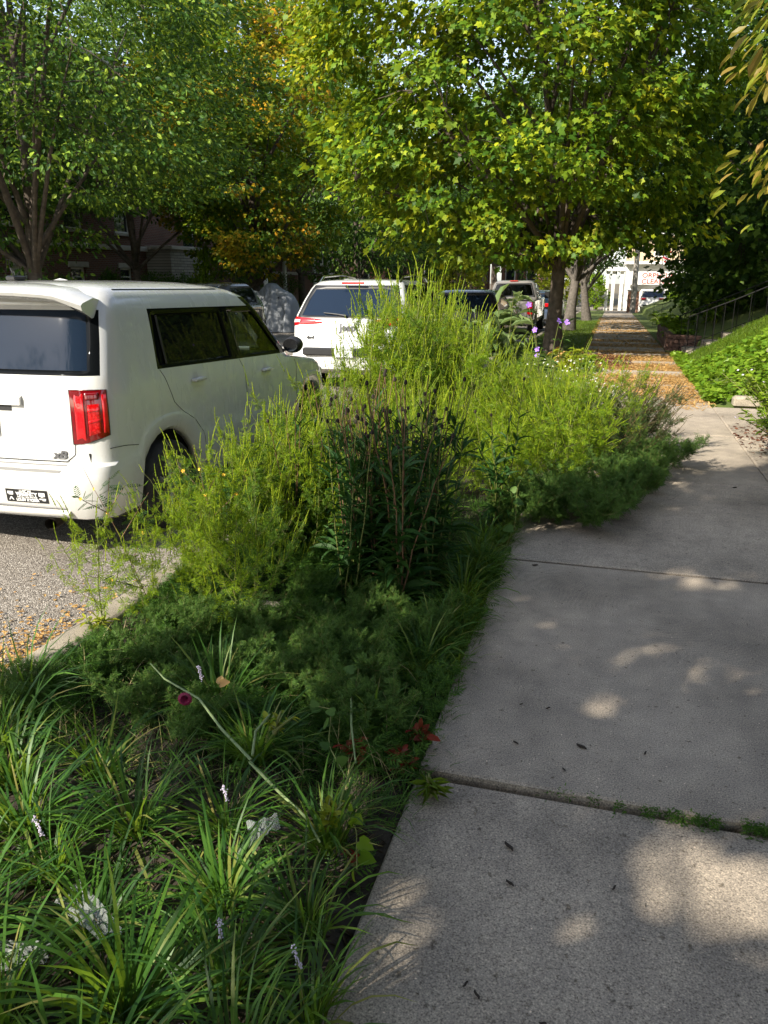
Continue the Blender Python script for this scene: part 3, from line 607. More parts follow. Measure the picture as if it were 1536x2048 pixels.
# ---- white boxy hatchback, nearest
def hatchback():
    root = thing('hatchback', (-3.675, 3.74, -.125), 0, 'white boxy hatchback parked nearest at the kerb with a black bumper sticker', 'car')
    ST = [.42, .49, .57, .66, .735, .785, .84, .91, .98, 1.06, 1.13, 1.20, 1.48, 1.82, 1.86, 1.97, 2.01, 2.3, 2.62, 2.95, 2.99, 3.04, 3.09, 3.18, 3.29, 3.40, 3.52, 3.63, 3.73, 3.80]
    lv = [dict(z=.235, w=.80, r=.10, f=3.78), dict(z=.27, w=.845, r=.02, f=3.84), dict(z=.33, w=.865, r=.0, f=3.88), dict(z=.46, w=.875, r=-.012, f=3.9), dict(z=.56, w=.878, r=-.005, f=3.9),
          dict(z=.595, w=.876, r=.012, f=3.9), dict(z=.612, w=.872, r=.055, f=3.88), dict(z=.68, w=.872, r=.062, f=3.86), dict(z=.80, w=.873, r=.066, f=3.78), dict(z=.93, w=.872, r=.072, f=3.62, fd=.05),
          dict(z=1.02, w=.866, r=.080, f=3.3, sl=.018, fd=.05), dict(z=1.085, w=.858, r=.088, f=3.0, sl=.034, zc=1.0), dict(z=1.125, w=.852, r=.098, f=2.93, sl=.036, zc=1), dict(z=1.155, w=.848, r=.108, f=2.88, sl=.035, rf=.2),
          dict(z=1.30, w=.83, r=.155, f=2.66, sl=.028, rf=.2), dict(z=1.455, w=.806, r=.205, f=2.42, sl=.020, rf=.18), dict(z=1.497, w=.797, r=.225, f=2.34, sl=.018, rf=.18),
          dict(z=1.555, w=.775, r=.25, f=2.24, sl=.012, rf=.2), dict(z=1.60, w=.735, r=.27, f=2.10, sl=.010, rf=.25), dict(z=1.632, w=.67, r=.32, f=1.95, sl=.010, rf=.3, rc=.2), dict(z=1.655, w=.5, r=.5, f=1.7, sl=.008, rf=.25, rc=.2), dict(z=1.665, w=.25, r=.75, f=1.4, sl=.006, rf=.15, rc=.15)]
    for q in lv: q['f'] += .25
    S = Shell(lv, ST, 4.15, nb=10, nc=6, wheels=(.81, 3.45), wr=.375, wz=.31, bulge=(.05, .2), warp=([.3, .75, 1.92, 2.99, 4.3], [0, .02, -.14, -.54, -.54]), cowl=20, warpz=(1.05, 1.5))
    s0 = S.iside; L0 = S.ileft
    def sd(a, b): return s0+a, s0+b
    def ls(a, b): return L0+(S.ns-1-b)-1+1, L0+(S.ns-1-a)-1+1
    # windows: rear door stations 5..13, front door 16..19
    kb, kt, k1, k0 = 13, 15, 16, 12
    cuts, blk = [], []
    for f in (sd, ls):
        cuts += [(kb, kt, *f(5, 13)), (kb, kt, *f(16, 19))]
        blk += [(k0, k1, *f(4, 20))]
    cuts += [(kb, k1, -1, 11)]; blk += [(k0-0, k1, -3, 13)]                    # rear glass
    cuts += [(13, 17, S.ifront, S.ifront+10)]
    blk += [(12, 17, s0+20, S.ifront+1), (12, 17, S.ifront+9, L0+S.ns-20)]
    S.build('body', [P_WHITE, M_PRIV], root, cuts, blk, solid=.018)
    S.pane('rear_side_window', M_PRIV, root, kb, kt, *sd(5, 13), inset=.010); S.pane('front_side_window', M_GLASS, root, kb, kt, *sd(16, 19), inset=.010)
    S.pane('rear_side_window', M_PRIV, root, kb, kt, *ls(5, 13), inset=.010); S.pane('front_side_window', M_GLASS, root, kb, kt, *ls(16, 19), inset=.010)
    S.pane('rear_window', M_RGLASS, root, kb, k1, -1, 11, inset=.003); S.pane('windscreen', M_GLASS, root, 13, 17, S.ifront, S.ifront+10, inset=.01)
    # quarter-light bar in the rear door window
    p = [S.surf(13.0, s0+6.2, .001)[0], S.surf(14, s0+5.9, .001)[0], S.surf(15, s0+5.7, .001)[0]]
    MB().tube(p, .009, 6).obj('window_bar', M_BLK, root)
    # tail lights
    for sg in (1, -1):
        def P(u, v, off):     # u 0 inner..1 outer, v 0 bottom..1 top
            xi, xo = .642-.02*v, .79+.06
            zl, zh = .725+.055*u, 1.045+.03*u*0
            z = zl+(zh-zl)*v
            kk = np.interp(z, [q['z'] for q in lv], range(len(lv)))
            a = S.iback+9.45+u*4.35                 # from the flat rear round the corner
            k0_ = int(kk); row = S.G[k0_]*(1-(kk-k0_))+S.G[k0_+1]*(kk-k0_); i0 = int(a); fi = a-i0; p = row[i0]*(1-fi)+row[i0+1]*fi
            t = row[i0+1]-row[i0]; n = np.array([t[1], -t[0], 0]); n = n/np.linalg.norm(n)
            p = p+n*off; return (p[0]*sg, p[1], p[2])
        def patch(name, m, u0, u1, v0, v1, off, par, rnd=True):
            nu, nv = 10, 10; V = []
            for a in range(nv+1):
                for b in range(nu+1):
                    fu, fv = b/nu, a/nv; edge = min(fu, 1-fu, fv, 1-fv); o_ = .006+(off-.006)*(min(1, edge*6)**.5) if rnd else off
                    V.append(P(u0+(u1-u0)*fu, v0+(v1-v0)*fv, o_))
            F = [(a*(nu+1)+b, a*(nu+1)+b+1, (a+1)*(nu+1)+b+1, (a+1)*(nu+1)+b) for a in range(nv) for b in range(nu)]
            if sg < 0: F = [f[::-1] for f in F]
            return link(bpy.data.objects.new(name, mesh_from(name, V, [F], [m], True)), par)
        bz = patch('tail_light', M_REDD, 0, .97, 0, 1, .012, root)
        patch('lens', M_RED, .22, .72, .08, .78, .016, bz); patch('lens', M_RED2, .76, .95, .05, .95, .017, bz); patch('lens', M_REDD, .18, .70, .80, .96, .0165, bz)
        patch('inner_lens', M_RED2, .04, .17, .06, .94, .0155, bz); patch('reflector_band', M_RED2, .22, .72, .36, .42, .019, bz); patch('reflector_band', M_RED2, .22, .72, .58, .63, .019, bz)
        e = MB(); e.tube([P(u, v, .004) for u, v in [(0, 0), (0, .5), (0, 1), (.3, 1), (.6, 1), (.97, 1), (.97, .5), (.97, 0), (.6, 0), (.3, 0), (0, 0)]], .004, 5); e.obj('gasket', M_BLK, bz)
    # seams
    def seam(pts, side, r=.0022): q = np.array([[np.interp(t, range(len(pts)), [p[j] for p in pts]) for j in (0, 1)] for t in np.linspace(0, len(pts)-1, len(pts)*4)]); sm = MB(); sm.tube([S.proj(p[0], p[1], side, .0006) for p in q], r, 4, cap=False); sm.obj('panel_seam', M_UNDER, root)
    for sgn in (1,):
        seam([(.76, 1.10), (.80, 1.05), (.83, .98), (.88, .87), (.99, .79), (1.14, .71), (1.25, .60), (1.27, .4), (1.28, .26)], 'side')
        seam([(1.92, 1.06), (1.97, .98), (1.99, .8), (1.99, .55), (1.97, .3)], 'side'); seam([(3.0, .99), (3.05, .9), (3.05, .7), (3.03, .4)], 'side')
        seam([(.12, .705), (.30, .69), (.42, .67)], 'side')
    seam([(.66, .72), (.655, .66), (.60, .618)], 'rear', .003); seam([(.60, .618), (.3, .618), (0, .618), (-.3, .618), (-.6, .618), (-.655, .66), (-.66, .72)], 'rear', .003)
    # roof ditch and spoiler
    d = MB(); d.tube([S.surf(18.3, i, 0)[0] for i in np.linspace(s0+1, s0+19, 12)], .006, 5); d.obj('roof_ditch', M_BLK, root); d = MB(); d.tube([S.surf(18.3, i, 0)[0] for i in np.linspace(L0+S.ns-20, L0+S.ns-2, 12)], .006, 5); d.obj('roof_ditch', M_BLK, root)
    sp = MB(); n = 22; rows = []
    for j in range(n+1):
        x = -.775+1.55*j/n; e = abs(x)/.775; dr = max(0, (e-.80)/.2)
        y0 = .06+.05*e**2+.05*dr; zt_ = 1.645-.035*e**2-.045*dr
        drop = .012+.03*dr
        x *= .97; rows.append([(x*.97, .42, zt_+.006-.03*e**4), (x, y0+.12, zt_-.001), (x, y0+.02, zt_-.028), (x, y0, zt_-.042), (x, y0+.01, zt_-.055-drop*.4), (x*.99, y0+.10, zt_-.075-drop), (x*.99, .30, zt_-.085-drop*.6)])
    V = [p for r_ in rows for p in r_]; m_ = 7
    sp.add(V, [[(i*m_+k, (i+1)*m_+k, (i+1)*m_+k+1, i*m_+k+1) for i in range(n) for k in range(m_-1)]])
    sp.F.append(np.array([list(range(m_))[::-1]])); sp.M.append(np.array([0])); sp.F.append(np.array([[n*m_+k for k in range(m_)]])); sp.M.append(np.array([0]))
    sp.obj('spoiler', P_WHITE, root, True, 35)
    # tailgate details
    def rp(x, z, off=.003): return S.proj(x, z, 'rear', off)
    t = MB()
    for x0, x1, z0, z1, o_ in [(-.32, .325, .945, 1.005, .022)]:
        V = [rp(x, z, .0)+np.array([0, -o_*(1 if 0 < a < 3 else 0), 0]) for x in np.linspace(x0, x1, 9) for a, z in ((0, z0), (1, z0+.004), (2, z1-.012), (3, z1))]
        t.add(V, [[(i*4+k, (i+1)*4+k, (i+1)*4+k+1, i*4+k+1) for i in range(8) for k in range(3)], [(0, 1, 2, 3), (35, 34, 33, 32)]])
    t.obj('tailgate_garnish', P_WHITE, root, True, 30)
    t = MB(); t.add([rp(x, z, .004) for z in (.912, .945) for x in np.linspace(-.27, .25, 9)], [[(i, i+1, i+10, i+9) for i in range(8)]]); t.obj('handle_recess', M_BLK, root)
    t = MB(); t.bbox((0, rp(0, .83, .0)[1]-.006, .83), (.305, .006, .152), .004); pl = t.obj('licence_plate', M_PLATE, root)
    # step strip
    t = MB(); xs = np.linspace(-.62, .62, 17)
    V = [rp(x, .60, 0)+np.array([0, -.004, .006]) for x in xs]+[rp(x*.94, .56, .004) for x in xs]
    t.add(V, [[(i, i+17, i+18, i+1) for i in range(16)]]); t.obj('bumper_step', mat('grey_step_plastic', (.09, .088, .082), .55), root)
    t = MB(); V = [rp(x, .34, .003) for x in np.linspace(-.60, .60, 17)]; t.tube(V, .0065, 5); t.obj('bumper_groove', M_BLK, root)
    t = MB(); V = [rp(x, .308, .004+.006*(1-abs(x)/.62)) for x in np.linspace(-.62, .62, 17)]; t.tube(V, .020, 8); t.obj('bumper_lip', P_WHITE, root, True)
    # badge, sticker
    text('xB', .066, M_BADGE, 'badge', root, lambda x, y, z: rp(x+.555, y+.655, .003+max(z, 0)), .004, .0025, 1.25, shear=.2)
    st = MB(); xs = np.linspace(.195, .485, 9)
    def sk(x, z, o_): return rp(x, z, o_)
    zc = .405
    st.add([sk(x, z, .0025) for z in (zc-.041, zc+.041) for x in xs], [[(i, i+1, i+10, i+9) for i in range(8)]])
    stk = st.obj('bumper_sticker', mat('sticker_black', (.012, .012, .012), .5), root)
    def tx(s_, size, cx, cz, bold=.0008, sx=1): text(s_, size, M_WHITE, 'sticker_print', stk, lambda x, y, z: rp(x+cx, y+cz, .0036), 0, bold, sx)
    tx('I LOST MY', .018, .335, zc+.030); tx('VIRGINITY', .031, .340, zc+.0105, .0016); tx('AND ALL I GOT WAS THIS', .0125, .342, zc-.0085, .0005, .95); tx('LOUSY STICKER', .022, .342, zc-.026, .0012, 1.0)
    pr = MB()
    def pq(x0, z0, x1, z1): pr.add([rp(x0, z0, .0036), rp(x1, z0, .0036), rp(x1, z1, .0036), rp(x0, z1, .0036)], [[(0, 1, 2, 3)]])
    pq(.207, zc+.010, .247, zc+.026); pq(.215, zc+.004, .245, zc+.010); pq(.425, zc+.002, .467, zc+.026); pq(.437, zc-.003, .455, zc+.0); pq(.425, zc-.018, .470, zc-.0105); pq(.445, zc-.025, .468, zc-.020)
    A = [(.212+.034*t_/8, zc-.030+.022*math.sin(PI*t_/8)) for t_ in range(9)]; B = [(.220+.018*t_/8, zc-.029+.010*math.sin(PI*t_/8)) for t_ in range(9)]
    pr.add([rp(x, z, .0036) for x, z in A+B], [[(i, i+1, i+10, i+9) for i in range(8)]])
    pr.obj('sticker_print', M_WHITE, stk)
    # handles, mirror, aerial, exhaust
    for (yy, zz) in ((1.22, .985), (2.38, .93)):
        c = S.proj(yy-.0, zz, 'side', 0)
        h = MB(); h.tube([c+np.array([.004, -.085, 0]), c+np.array([.026, -.07, .002]), c+np.array([.036, 0, .004]), c+np.array([.026, .07, .002]), c+np.array([.004, .085, 0])], [.010, .014, .016, .014, .010], 8); h.obj('door_handle', P_WHITE, root, True)
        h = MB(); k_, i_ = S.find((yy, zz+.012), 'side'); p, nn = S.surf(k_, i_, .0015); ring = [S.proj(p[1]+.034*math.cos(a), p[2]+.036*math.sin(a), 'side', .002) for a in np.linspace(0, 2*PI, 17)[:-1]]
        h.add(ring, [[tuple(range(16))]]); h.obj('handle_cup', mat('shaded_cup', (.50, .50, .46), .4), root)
    c = S.proj(3.0, 1.04, 'side', 0)+np.array([.115, .02, .045])
    m_ = MB(); m_.lathe([(.0, -.05), (.06, -.045), (.088, -.02), (.095, .02), (.085, .06), (.05, .085), (0, .09)], (0, 0, 0), 'y', 16)
    V = np.concatenate(m_.V); V = V*np.array([1.0, 1, .82])+c; m_.V = [V]; mi = m_.obj('side_mirror', M_BLK, root, True)
    m2 = MB(); m2.lathe([(0, 0), (.072, .0)], (0, -.052, 0), 'y', 16); V = np.concatenate(m2.V)*np.array([1.0, 1, .8])+c; m2.V = [V]; m2.obj('mirror_glass', M_CHROME, mi)
    m3 = MB(); m3.tube([c+np.array([-.13, .02, -.045]), c+np.array([-.05, .02, -.03])], .025, 8); m3.obj('mirror_arm', M_BLK, mi, True)
    a = MB(); a.bbox((-.06, .62, 1.675), (.07, .11, .03), .01); an = a.obj('aerial_base', M_BLK, root, True); a = MB(); a.tube([(-.06, .60, 1.69), (.02, .50, 1.715), (.06, .44, 1.735)], .004, 5); a.tube([(-.06, .60, 1.685), (.03, .51, 1.70), (.07, .45, 1.72)], .0025, 5); a.obj('aerial', M_BLK, an)
    e = MB(); e.tube([(.40, .42, .235), (.44, .20, .232), (.47, .02, .228)], [.035, .037, .040], 14, cap=False); e.tube([(.47, .02, .228), (.44, .20, .232)], [.035, .035], 14, cap=False); e.obj('exhaust_pipe', M_STEEL, root, True); e = MB(); e.tube([(.445, .17, .231), (.44, .20, .232)], [.034, .034], 14, cap=True); e.obj('pipe_bore', M_UNDER, root)
    for x in (.80, -.80):
        wheel(root, x*.965, .81, .31, .31, .19); wheel(root, x*.965, 3.45, .31, .31, .19)
    u = MB(); u.box((0, 1.95, .30), (1.25, 3.3, .16)); u.box((0, .9, .52), (1.5, 1.6, .3)); u.box((0, 3.1, .6), (1.3, 1.0, .5)); u.obj('underbody', M_UNDER, root)
    for x in (-.38, .38):
        s_ = MB(); s_.bbox((x, 2.05, .62), (.48, .5, .16), .05); s_.bbox((x, 1.80, .93), (.46, .13, .55), .05); s_.bbox((x, 1.79, 1.29), (.24, .09, .17), .04); s_.obj('seat', M_CLOTH, root, True)
    s_ = MB(); s_.bbox((0, 1.0, .75), (1.3, .14, .7), .05); s_.obj('rear_bench', M_CLOTH, root, True); s_ = MB(); s_.bbox((0, 2.95, .92), (1.5, .35, .2), .06); s_.obj('dashboard', M_CLOTH, root, True)
    s_ = MB(); s_.add([(-.38+.18*math.cos(a), 2.42+.06*math.sin(a), 1.02+.17*math.sin(a)) for a in np.linspace(0, 2*PI, 20)], []); V = np.array([(-.38+.18*math.cos(a), 2.66+.06*math.sin(a), .98+.17*math.sin(a)) for a in np.linspace(0, 2*PI, 20)]); s_ = MB(); s_.tube(V, .014, 6); s_.obj('steering_wheel', M_BLK, root, True)
    for x in (-.62, .62): h = MB(); h.bbox((x, 3.95, .72), (.30, .12, .16), .04); h.obj('headlight', M_CLEAR, root, True)
    return root
hatchback()

# ---- generic cars
def car(name, loc, rz, label, pm, L=4.6, W=.93, H=1.68, belt=1.08, kind='suv', wheels=(.95, 3.68), wr=.40, rz0=None, raked=.30, hood=1.02, ws=.62, group=None, cowl_y=None, cat='car'):
    root = thing(name, loc, rz, label, cat, group)
    cy = cowl_y or L*.68
    ST = sorted(set([round(v, 3) for v in list(np.linspace(wheels[0]-wr, wheels[0]+wr, 9))+list(np.linspace(wheels[1]-wr, wheels[1]+wr, 9))+[.45, .62, .68, 1.5, 1.56, 2.35, 2.42, cy-.1, cy]]))
    ST = [y for y in ST if y > .4]; ic = ST.index(round(cy, 3)); g = H-belt
    lv = [dict(z=.26, w=W-.06, r=.10, f=L-.1), dict(z=.34, w=W-.01, r=.0, f=L), dict(z=.50, w=W, r=-.01, f=L), dict(z=.66, w=W, r=.01, f=L-.02), dict(z=.72, w=W-.005, r=.07, f=L-.05), dict(z=.85, w=W-.005, r=.08, f=L-.1), dict(z=.98, w=W-.01, r=.09, f=L-.3, fd=.1),
          dict(z=belt-.01, w=W-.03, r=.12, f=cy+.35, zc=1.0, sl=.01), dict(z=belt+.03, w=W-.04, r=.13, f=cy+.25, zc=1, sl=.01), dict(z=belt+g*.45, w=W-.10, r=.13+raked*.45, f=cy-.15), dict(z=belt+g*.74, w=W-.16, r=.13+raked*.8, f=cy-.45),
          dict(z=belt+g*.84, w=W-.19, r=.13+raked*.95, f=cy-.58), dict(z=belt+g*.94, w=W-.25, r=.16+raked*1.1, f=cy-.8, rc=.2), dict(z=H-.012, w=W-.42, r=.45+raked, f=cy-1.1, rc=.2), dict(z=H, w=.2, r=1.0+raked, f=cy-1.4, rc=.1, rf=.1)]
    S = Shell(lv, ST, L, nb=8, nc=5, wheels=wheels, wr=wr, wz=.33, bulge=(.07, .22), warp=([.3, .68, 2.4, cy, 6], [.1, .1, -.1, -ws, -ws]), cowl=ic, warpz=(1.0, belt+g*.8))
    s0, L0 = S.iside, S.ileft; i62, i68, i150, i235, i242, icm = [min(range(len(ST)), key=lambda j: abs(ST[j]-v)) for v in (.62, .68, 1.5, 2.35, 2.42, cy-.1)]
    def sd(a, b): return s0+a, s0+b
    def ls(a, b): return L0+(S.ns-1-b), L0+(S.ns-1-a)
    cuts = [(8, 10, 0, 8), (8, 11, S.ifront, S.ifront+8)]; blk = [(7, 11, -2, 10), (8, 11, s0+ic, S.ifront+1), (8, 11, S.ifront+7, L0+S.ns-ic)]
    for f in (sd, ls): cuts += [(8, 10, *f(i68, i235)), (8, 10, *f(i242, icm))]; blk += [(7, 11, *f(i62, ic))]
    S.build('body', [pm, M_BLK], root, cuts, blk, solid=.015)
    for f in (sd, ls): S.pane('rear_side_window', M_PRIV, root, 8, 10, *f(i68, i235)); S.pane('front_side_window', M_PRIV, root, 8, 10, *f(i242, icm))
    S.pane('rear_window', M_RGLASS, root, 8, 10, 0, 8); S.pane('windscreen', M_RGLASS, root, 8, 11, S.ifront, S.ifront+8)
    for y in wheels:
        for x in (W-.12, -W+.12): wheel(root, x, y, .33, wr-.06, .2)
    u = MB(); u.box((0, L/2, .38), (W*1.5, L*.85, .2)); u.obj('underbody', M_UNDER, root)
    return root, S
def rear_text(S, s_, size, x, z, m, name, par, bold=.002, sx=1, shear=0): return text(s_, size, m, name, par, lambda a, b, c: S.proj(a+x, b+z, 'rear', .004+max(c, 0)), .004, bold, sx, shear=shear)
r, S = car('suv', (-3.86, 11.3, -.13), 0, 'white SUV with slim red tail lights parked ahead of the boxy hatchback', P_WHITE, 4.62, .93, 1.665, 1.10, raked=.42)
for sg in (1, -1):
    V = []; n = 12
    for j in range(n+1):
        u = j/n; i = 8-1.9+u*(1.9+5+.6)
        if True:
            zc = 1.045-.01*u; hh = .028+.055*u**.6 if u < .85 else .083-.15*(u-.85)
            for z in (zc-hh, zc-hh*.3, zc+hh*.4, zc+hh):
                kk = float(np.interp(z, [q['z'] for q in S.lv], range(len(S.lv)))); p, nn = S.surf(kk, i, .014 if z not in (zc-hh, zc+hh) else .002); V.append((p[0]*sg, p[1], p[2]))
    F = [(j*4+k, (j+1)*4+k, (j+1)*4+k+1, j*4+k+1) for j in range(n) for k in range(3)]
    if sg < 0: F = [f[::-1] for f in F]
    tl = link(bpy.data.objects.new('tail_light', mesh_from('tail_light', V, [F], [M_RED2], True)), r)
    V2 = []
    for j in range(3, 9):
        for k in (1, 2): V2.append(np.array(V[j*4+k])+np.array([0, -.014, 0]))
    link(bpy.data.objects.new('clear_lens', mesh_from('clear_lens', V2, [[(j*2, j*2+2, j*2+3, j*2+1) for j in range(5)]], [M_CLEAR], True)), tl)
rear_text(S, 'Jeep', .15, .02, .955, M_BADGE, 'badge', r, .005); rear_text(S, '4x4', .06, -.60, .80, M_BLK, 'badge', r, .003, 1.4, .2)
b = MB(); b.bbox((0, .0, .60), (1.35, .09, .12), .02); b.obj('bumper_insert', M_BLK, r); b = MB(); b.bbox((0, -.045, .60), (.30, .02, .15), .004); b.obj('licence_plate', M_PLATE, r)
b = MB(); V = [S.proj(x, 1.6-.008*abs(x), 'rear', .01) for x in (-.1, .1)]; b.bbox((0, .44, 1.605), (.36, .05, .03), .008); b.obj('brake_light', M_RED2, r)
b = MB(); b.tube([(.0, .10, 1.13), (-.16, .14, 1.15), (-.38, .15, 1.17)], [.018, .012, .008], 6); b.obj('rear_wiper', M_BLK, r)
for x in (-.66, .66): b = MB(); b.tube([(x, .75, 1.60), (x, .95, 1.70), (x, 1.8, 1.73), (x, 2.5, 1.69), (x, 2.7, 1.61)], .02, 6); b.obj('roof_rail', M_CHROME, r, True)
r, S = car('suv', (-11.6, 23.6, -.27), PI, 'dark SUV parked facing us on the far side of the street', P_DARK, 4.7, .94, 1.70, 1.05, raked=.6)
b = MB(); b.bbox((0, 4.66, .75), (.9, .06, .2), .02); b.obj('grille', M_BLK, r)
for x in (-.7, .7): b = MB(); b.bbox((x, 4.48, .86), (.3, .14, .12), .03); b.obj('headlight', M_CLEAR, r)
r, S = car('suv', (-3.5, 18.9, -.22), 0, 'dark car between the white SUV and the grey pickup', P_DARK, 4.5, .9, 1.5, 1.0, raked=.5)
r, S = car('hatchback', (-3.3, 41.5, -.6), 0, 'distant white car beyond the pickup on the same kerb', P_WHITE, 4.4, .9, 1.55, 1.0)
r, S = car('sedan', (-3.4, 35.2, -.50), 0, 'dark blue car with red tail lights just beyond the pickup', P_BLUE, 4.6, .9, 1.5, 1.0, raked=.6)
for x in (-.7, .7): b = MB(); b.bbox((x, .05, .92), (.36, .1, .16), .03); b.obj('tail_light', M_RED2, r)
r, S = car('hatchback', (2.75, 60.5, -.78), R(-8), 'white car in front of the cleaners building', P_WHITE, 4.3, .9, 1.5, 1.0)
for x in (-.62, .62): b = MB(); b.bbox((x, .06, .9), (.34, .1, .12), .03); b.obj('tail_light', M_RED2, r)
b = MB(); b.bbox((0, .02, .42), (1.3, .06, .12), .02); b.obj('bumper_insert', M_BLK, r)
r, S = car('hatchback', (6.6, 59.5, -.78), R(-20), 'pale blue car right of the cleaners sign, half hidden by leaves', P_BLUE, 4.3, .9, 1.5, 1.0)
# ---- pickup
def pickup():
    root = thing('pickup_truck', (-3.55, 27.5, -.42), 0, 'grey pickup truck seen from behind, beyond the shrubs on the tree lawn', 'truck')
    ST = [.45, .7, .85, 1.0, 1.15, 1.3, 1.45, 1.6, 2.2, 2.6, 3.0, 3.6, 4.1, 4.3, 4.45, 4.6, 4.75, 4.9, 5.1]
    lv = [dict(z=.45, w=.93, r=.05, f=5.6), dict(z=.6, w=.97, r=0, f=5.7), dict(z=.62, w=.96, r=.06, f=5.7), dict(z=.9, w=.97, r=.06, f=5.7), dict(z=1.2, w=.96, r=.07, f=5.6), dict(z=1.24, w=.93, r=.09, f=5.5), dict(z=1.235, w=.86, r=.15, f=5.2)]
    S = Shell(lv, ST, 5.7, nb=8, nc=4, wheels=(1.15, 4.6), wr=.44, wz=.40, bulge=(.02, .2)); S.build('body', [P_GREY, M_BLK], root, [], [], solid=0)
    lv2 = [dict(z=1.20, w=.92, r=2.1, f=4.4), dict(z=1.30, w=.90, r=2.12, f=4.2), dict(z=1.36, w=.88, r=2.14, f=4.1), dict(z=1.74, w=.76, r=2.24, f=3.65), dict(z=1.80, w=.73, r=2.27, f=3.55), dict(z=1.87, w=.64, r=2.35, f=3.4), dict(z=1.895, w=.4, r=2.6, f=3.1)]
    C = Shell(lv2, [2.6, 2.7, 3.1, 3.2, 3.7], 9, nb=8, nc=4, bulge=(.04, .12)); C.build('cab', [P_GREY, M_BLK], root, [(2, 3, 0, 8), (2, 3, C.iside, C.iside+3), (2, 3, C.ileft+1, C.ileft+4), (2, 3, C.ifront, C.ifront+8)], [(1, 4, -1, 9)], solid=.02)
    C.pane('rear_window', M_GLASS, root, 2, 3, 0, 8); C.pane('windscreen', M_GLASS, root, 2, 3, C.ifront, C.ifront+8); C.pane('side_window', M_PRIV, root, 2, 3, C.iside, C.iside+3); C.pane('side_window', M_PRIV, root, 2, 3, C.ileft+1, C.ileft+4)
    b = MB(); b.bbox((0, .03, .52), (1.8, .14, .2), .03); b.obj('bumper', M_CHROME, root, True)
    b = MB(); b.bbox((0, .045, .93), (1.5, .02, .45), .01); b.obj('tailgate', P_GREY, root)
    b = MB(); b.bbox((0, .10, 1.245), (1.6, .10, .02), .008); b.obj('tailgate_cap', M_BLK, root)
    for x in (-.86, .86): b = MB(); b.bbox((x, .05, .97), (.17, .1, .42), .03); b.obj('tail_light', M_RED2, root, True)
    for x in (-.4, .4): b = MB(); b.bbox((x, 2.9, 1.35), (.45, .12, .6), .05); b.bbox((x, 2.9, 1.68), (.26, .1, .16), .04); b.obj('seat', M_CLOTH, root, True)
    for x in (-1.1, 1.1): b = MB(); b.bbox((x, 3.9, 1.35), (.18, .1, .24), .03); b.obj('side_mirror', M_BLK, root, True)
    for y in (1.15, 4.6):
        for x in (.84, -.84): wheel(root, x, y, .4, .39, .24)
    b = MB(); b.bbox((0, 2.3, 1.87), (.3, .05, .03), .01); b.obj('brake_light', M_RED2, root)
pickup()
# ---- covered motorcycle
def tarp():
    root = thing('covered_motorcycle', (-12.15, 27.0, -.33), R(-8), 'motorcycle parked under a grey draped tarp across the street', 'motorcycle')
    nx, ny = 70, 44; V = []
    for j in range(ny+1):
        for i in range(nx+1):
            u = i/nx*2-1; v = j/ny*2-1                     # u along the bike, v across and down to the ground
            prof = 1.02*math.exp(-((u-.12)/.46)**2)**.8+.62*math.exp(-((u+.62)/.30)**2)+.45*math.exp(-((u-.75)/.3)**2); prof = min(prof, 1.0) if prof < 1.0 else 1.0+.25*(prof-1)
            top = .42+1.02*prof*.98
            a = abs(v); z = top*(1-max(0, (a-.16)/.84)**1.15)*1.0 if a > .16 else top-.02*(a/.16)**2
            half = .14+.42*(1-z/top)**.8+.05*math.sin(u*9)*(1-z/top)
            fold = .045*math.sin(u*23+3*math.sin(u*7)+v*2)*(1-z/top)**.7+.05*noise.noise(Vector((u*4, v*3, 1)))+.03*noise.noise(Vector((u*11, v*6, 5)))
            y = math.copysign(half+fold, v) if a > .02 else 0; y = y*(min(1, a/.16))
            e = max(0, (abs(u)-.86)/.14); z *= 1-e*.95*0-.55*e; 
            V.append((u*1.12*(1-.0*e), y*(1-.45*e), max(0.01, z+fold*.5*(z > .1))))
    # close both ends down to the ground
    F = [(j*(nx+1)+i, j*(nx+1)+i+1, (j+1)*(nx+1)+i+1, (j+1)*(nx+1)+i) for j in range(ny) for i in range(nx)]
    m = mat('grey_tarp', (.20, .22, .25), .6, (.25, .27, .30), 3, bump=.15, bscale=9)
    o = link(bpy.data.objects.new('tarp', mesh_from('tarp', V, [F], [m], True)), root)
    w_ = MB(); w_.lathe([(.18, -.05), (.28, -.05), (.30, 0), (.28, .05), (.18, .05)], (.72, 0, .30), 'y', 20); w_.obj('wheel', M_TYRE, root, True); w_ = MB(); w_.lathe([(.18, -.06), (.27, -.06), (.29, 0), (.27, .06), (.18, .06)], (-.72, 0, .29), 'y', 20)
    w_.obj('wheel', M_TYRE, root, True)
    w_ = MB(); w_.bbox((.0, 0, .5), (1.1, .3, .5), .08); w_.tube([(.55, -.3, 1.0), (.5, 0, 1.05), (.55, .3, 1.0)], .02, 6); w_.tube([(.7, 0, .3), (.5, 0, 1.05)], .03, 6); w_.obj('frame', M_BLK, root)
tarp()

o_ = [o for o in bpy.data.objects if o.name == 'covered_motorcycle'][0]; o_.scale = (1.12, 1.1, 1.2)
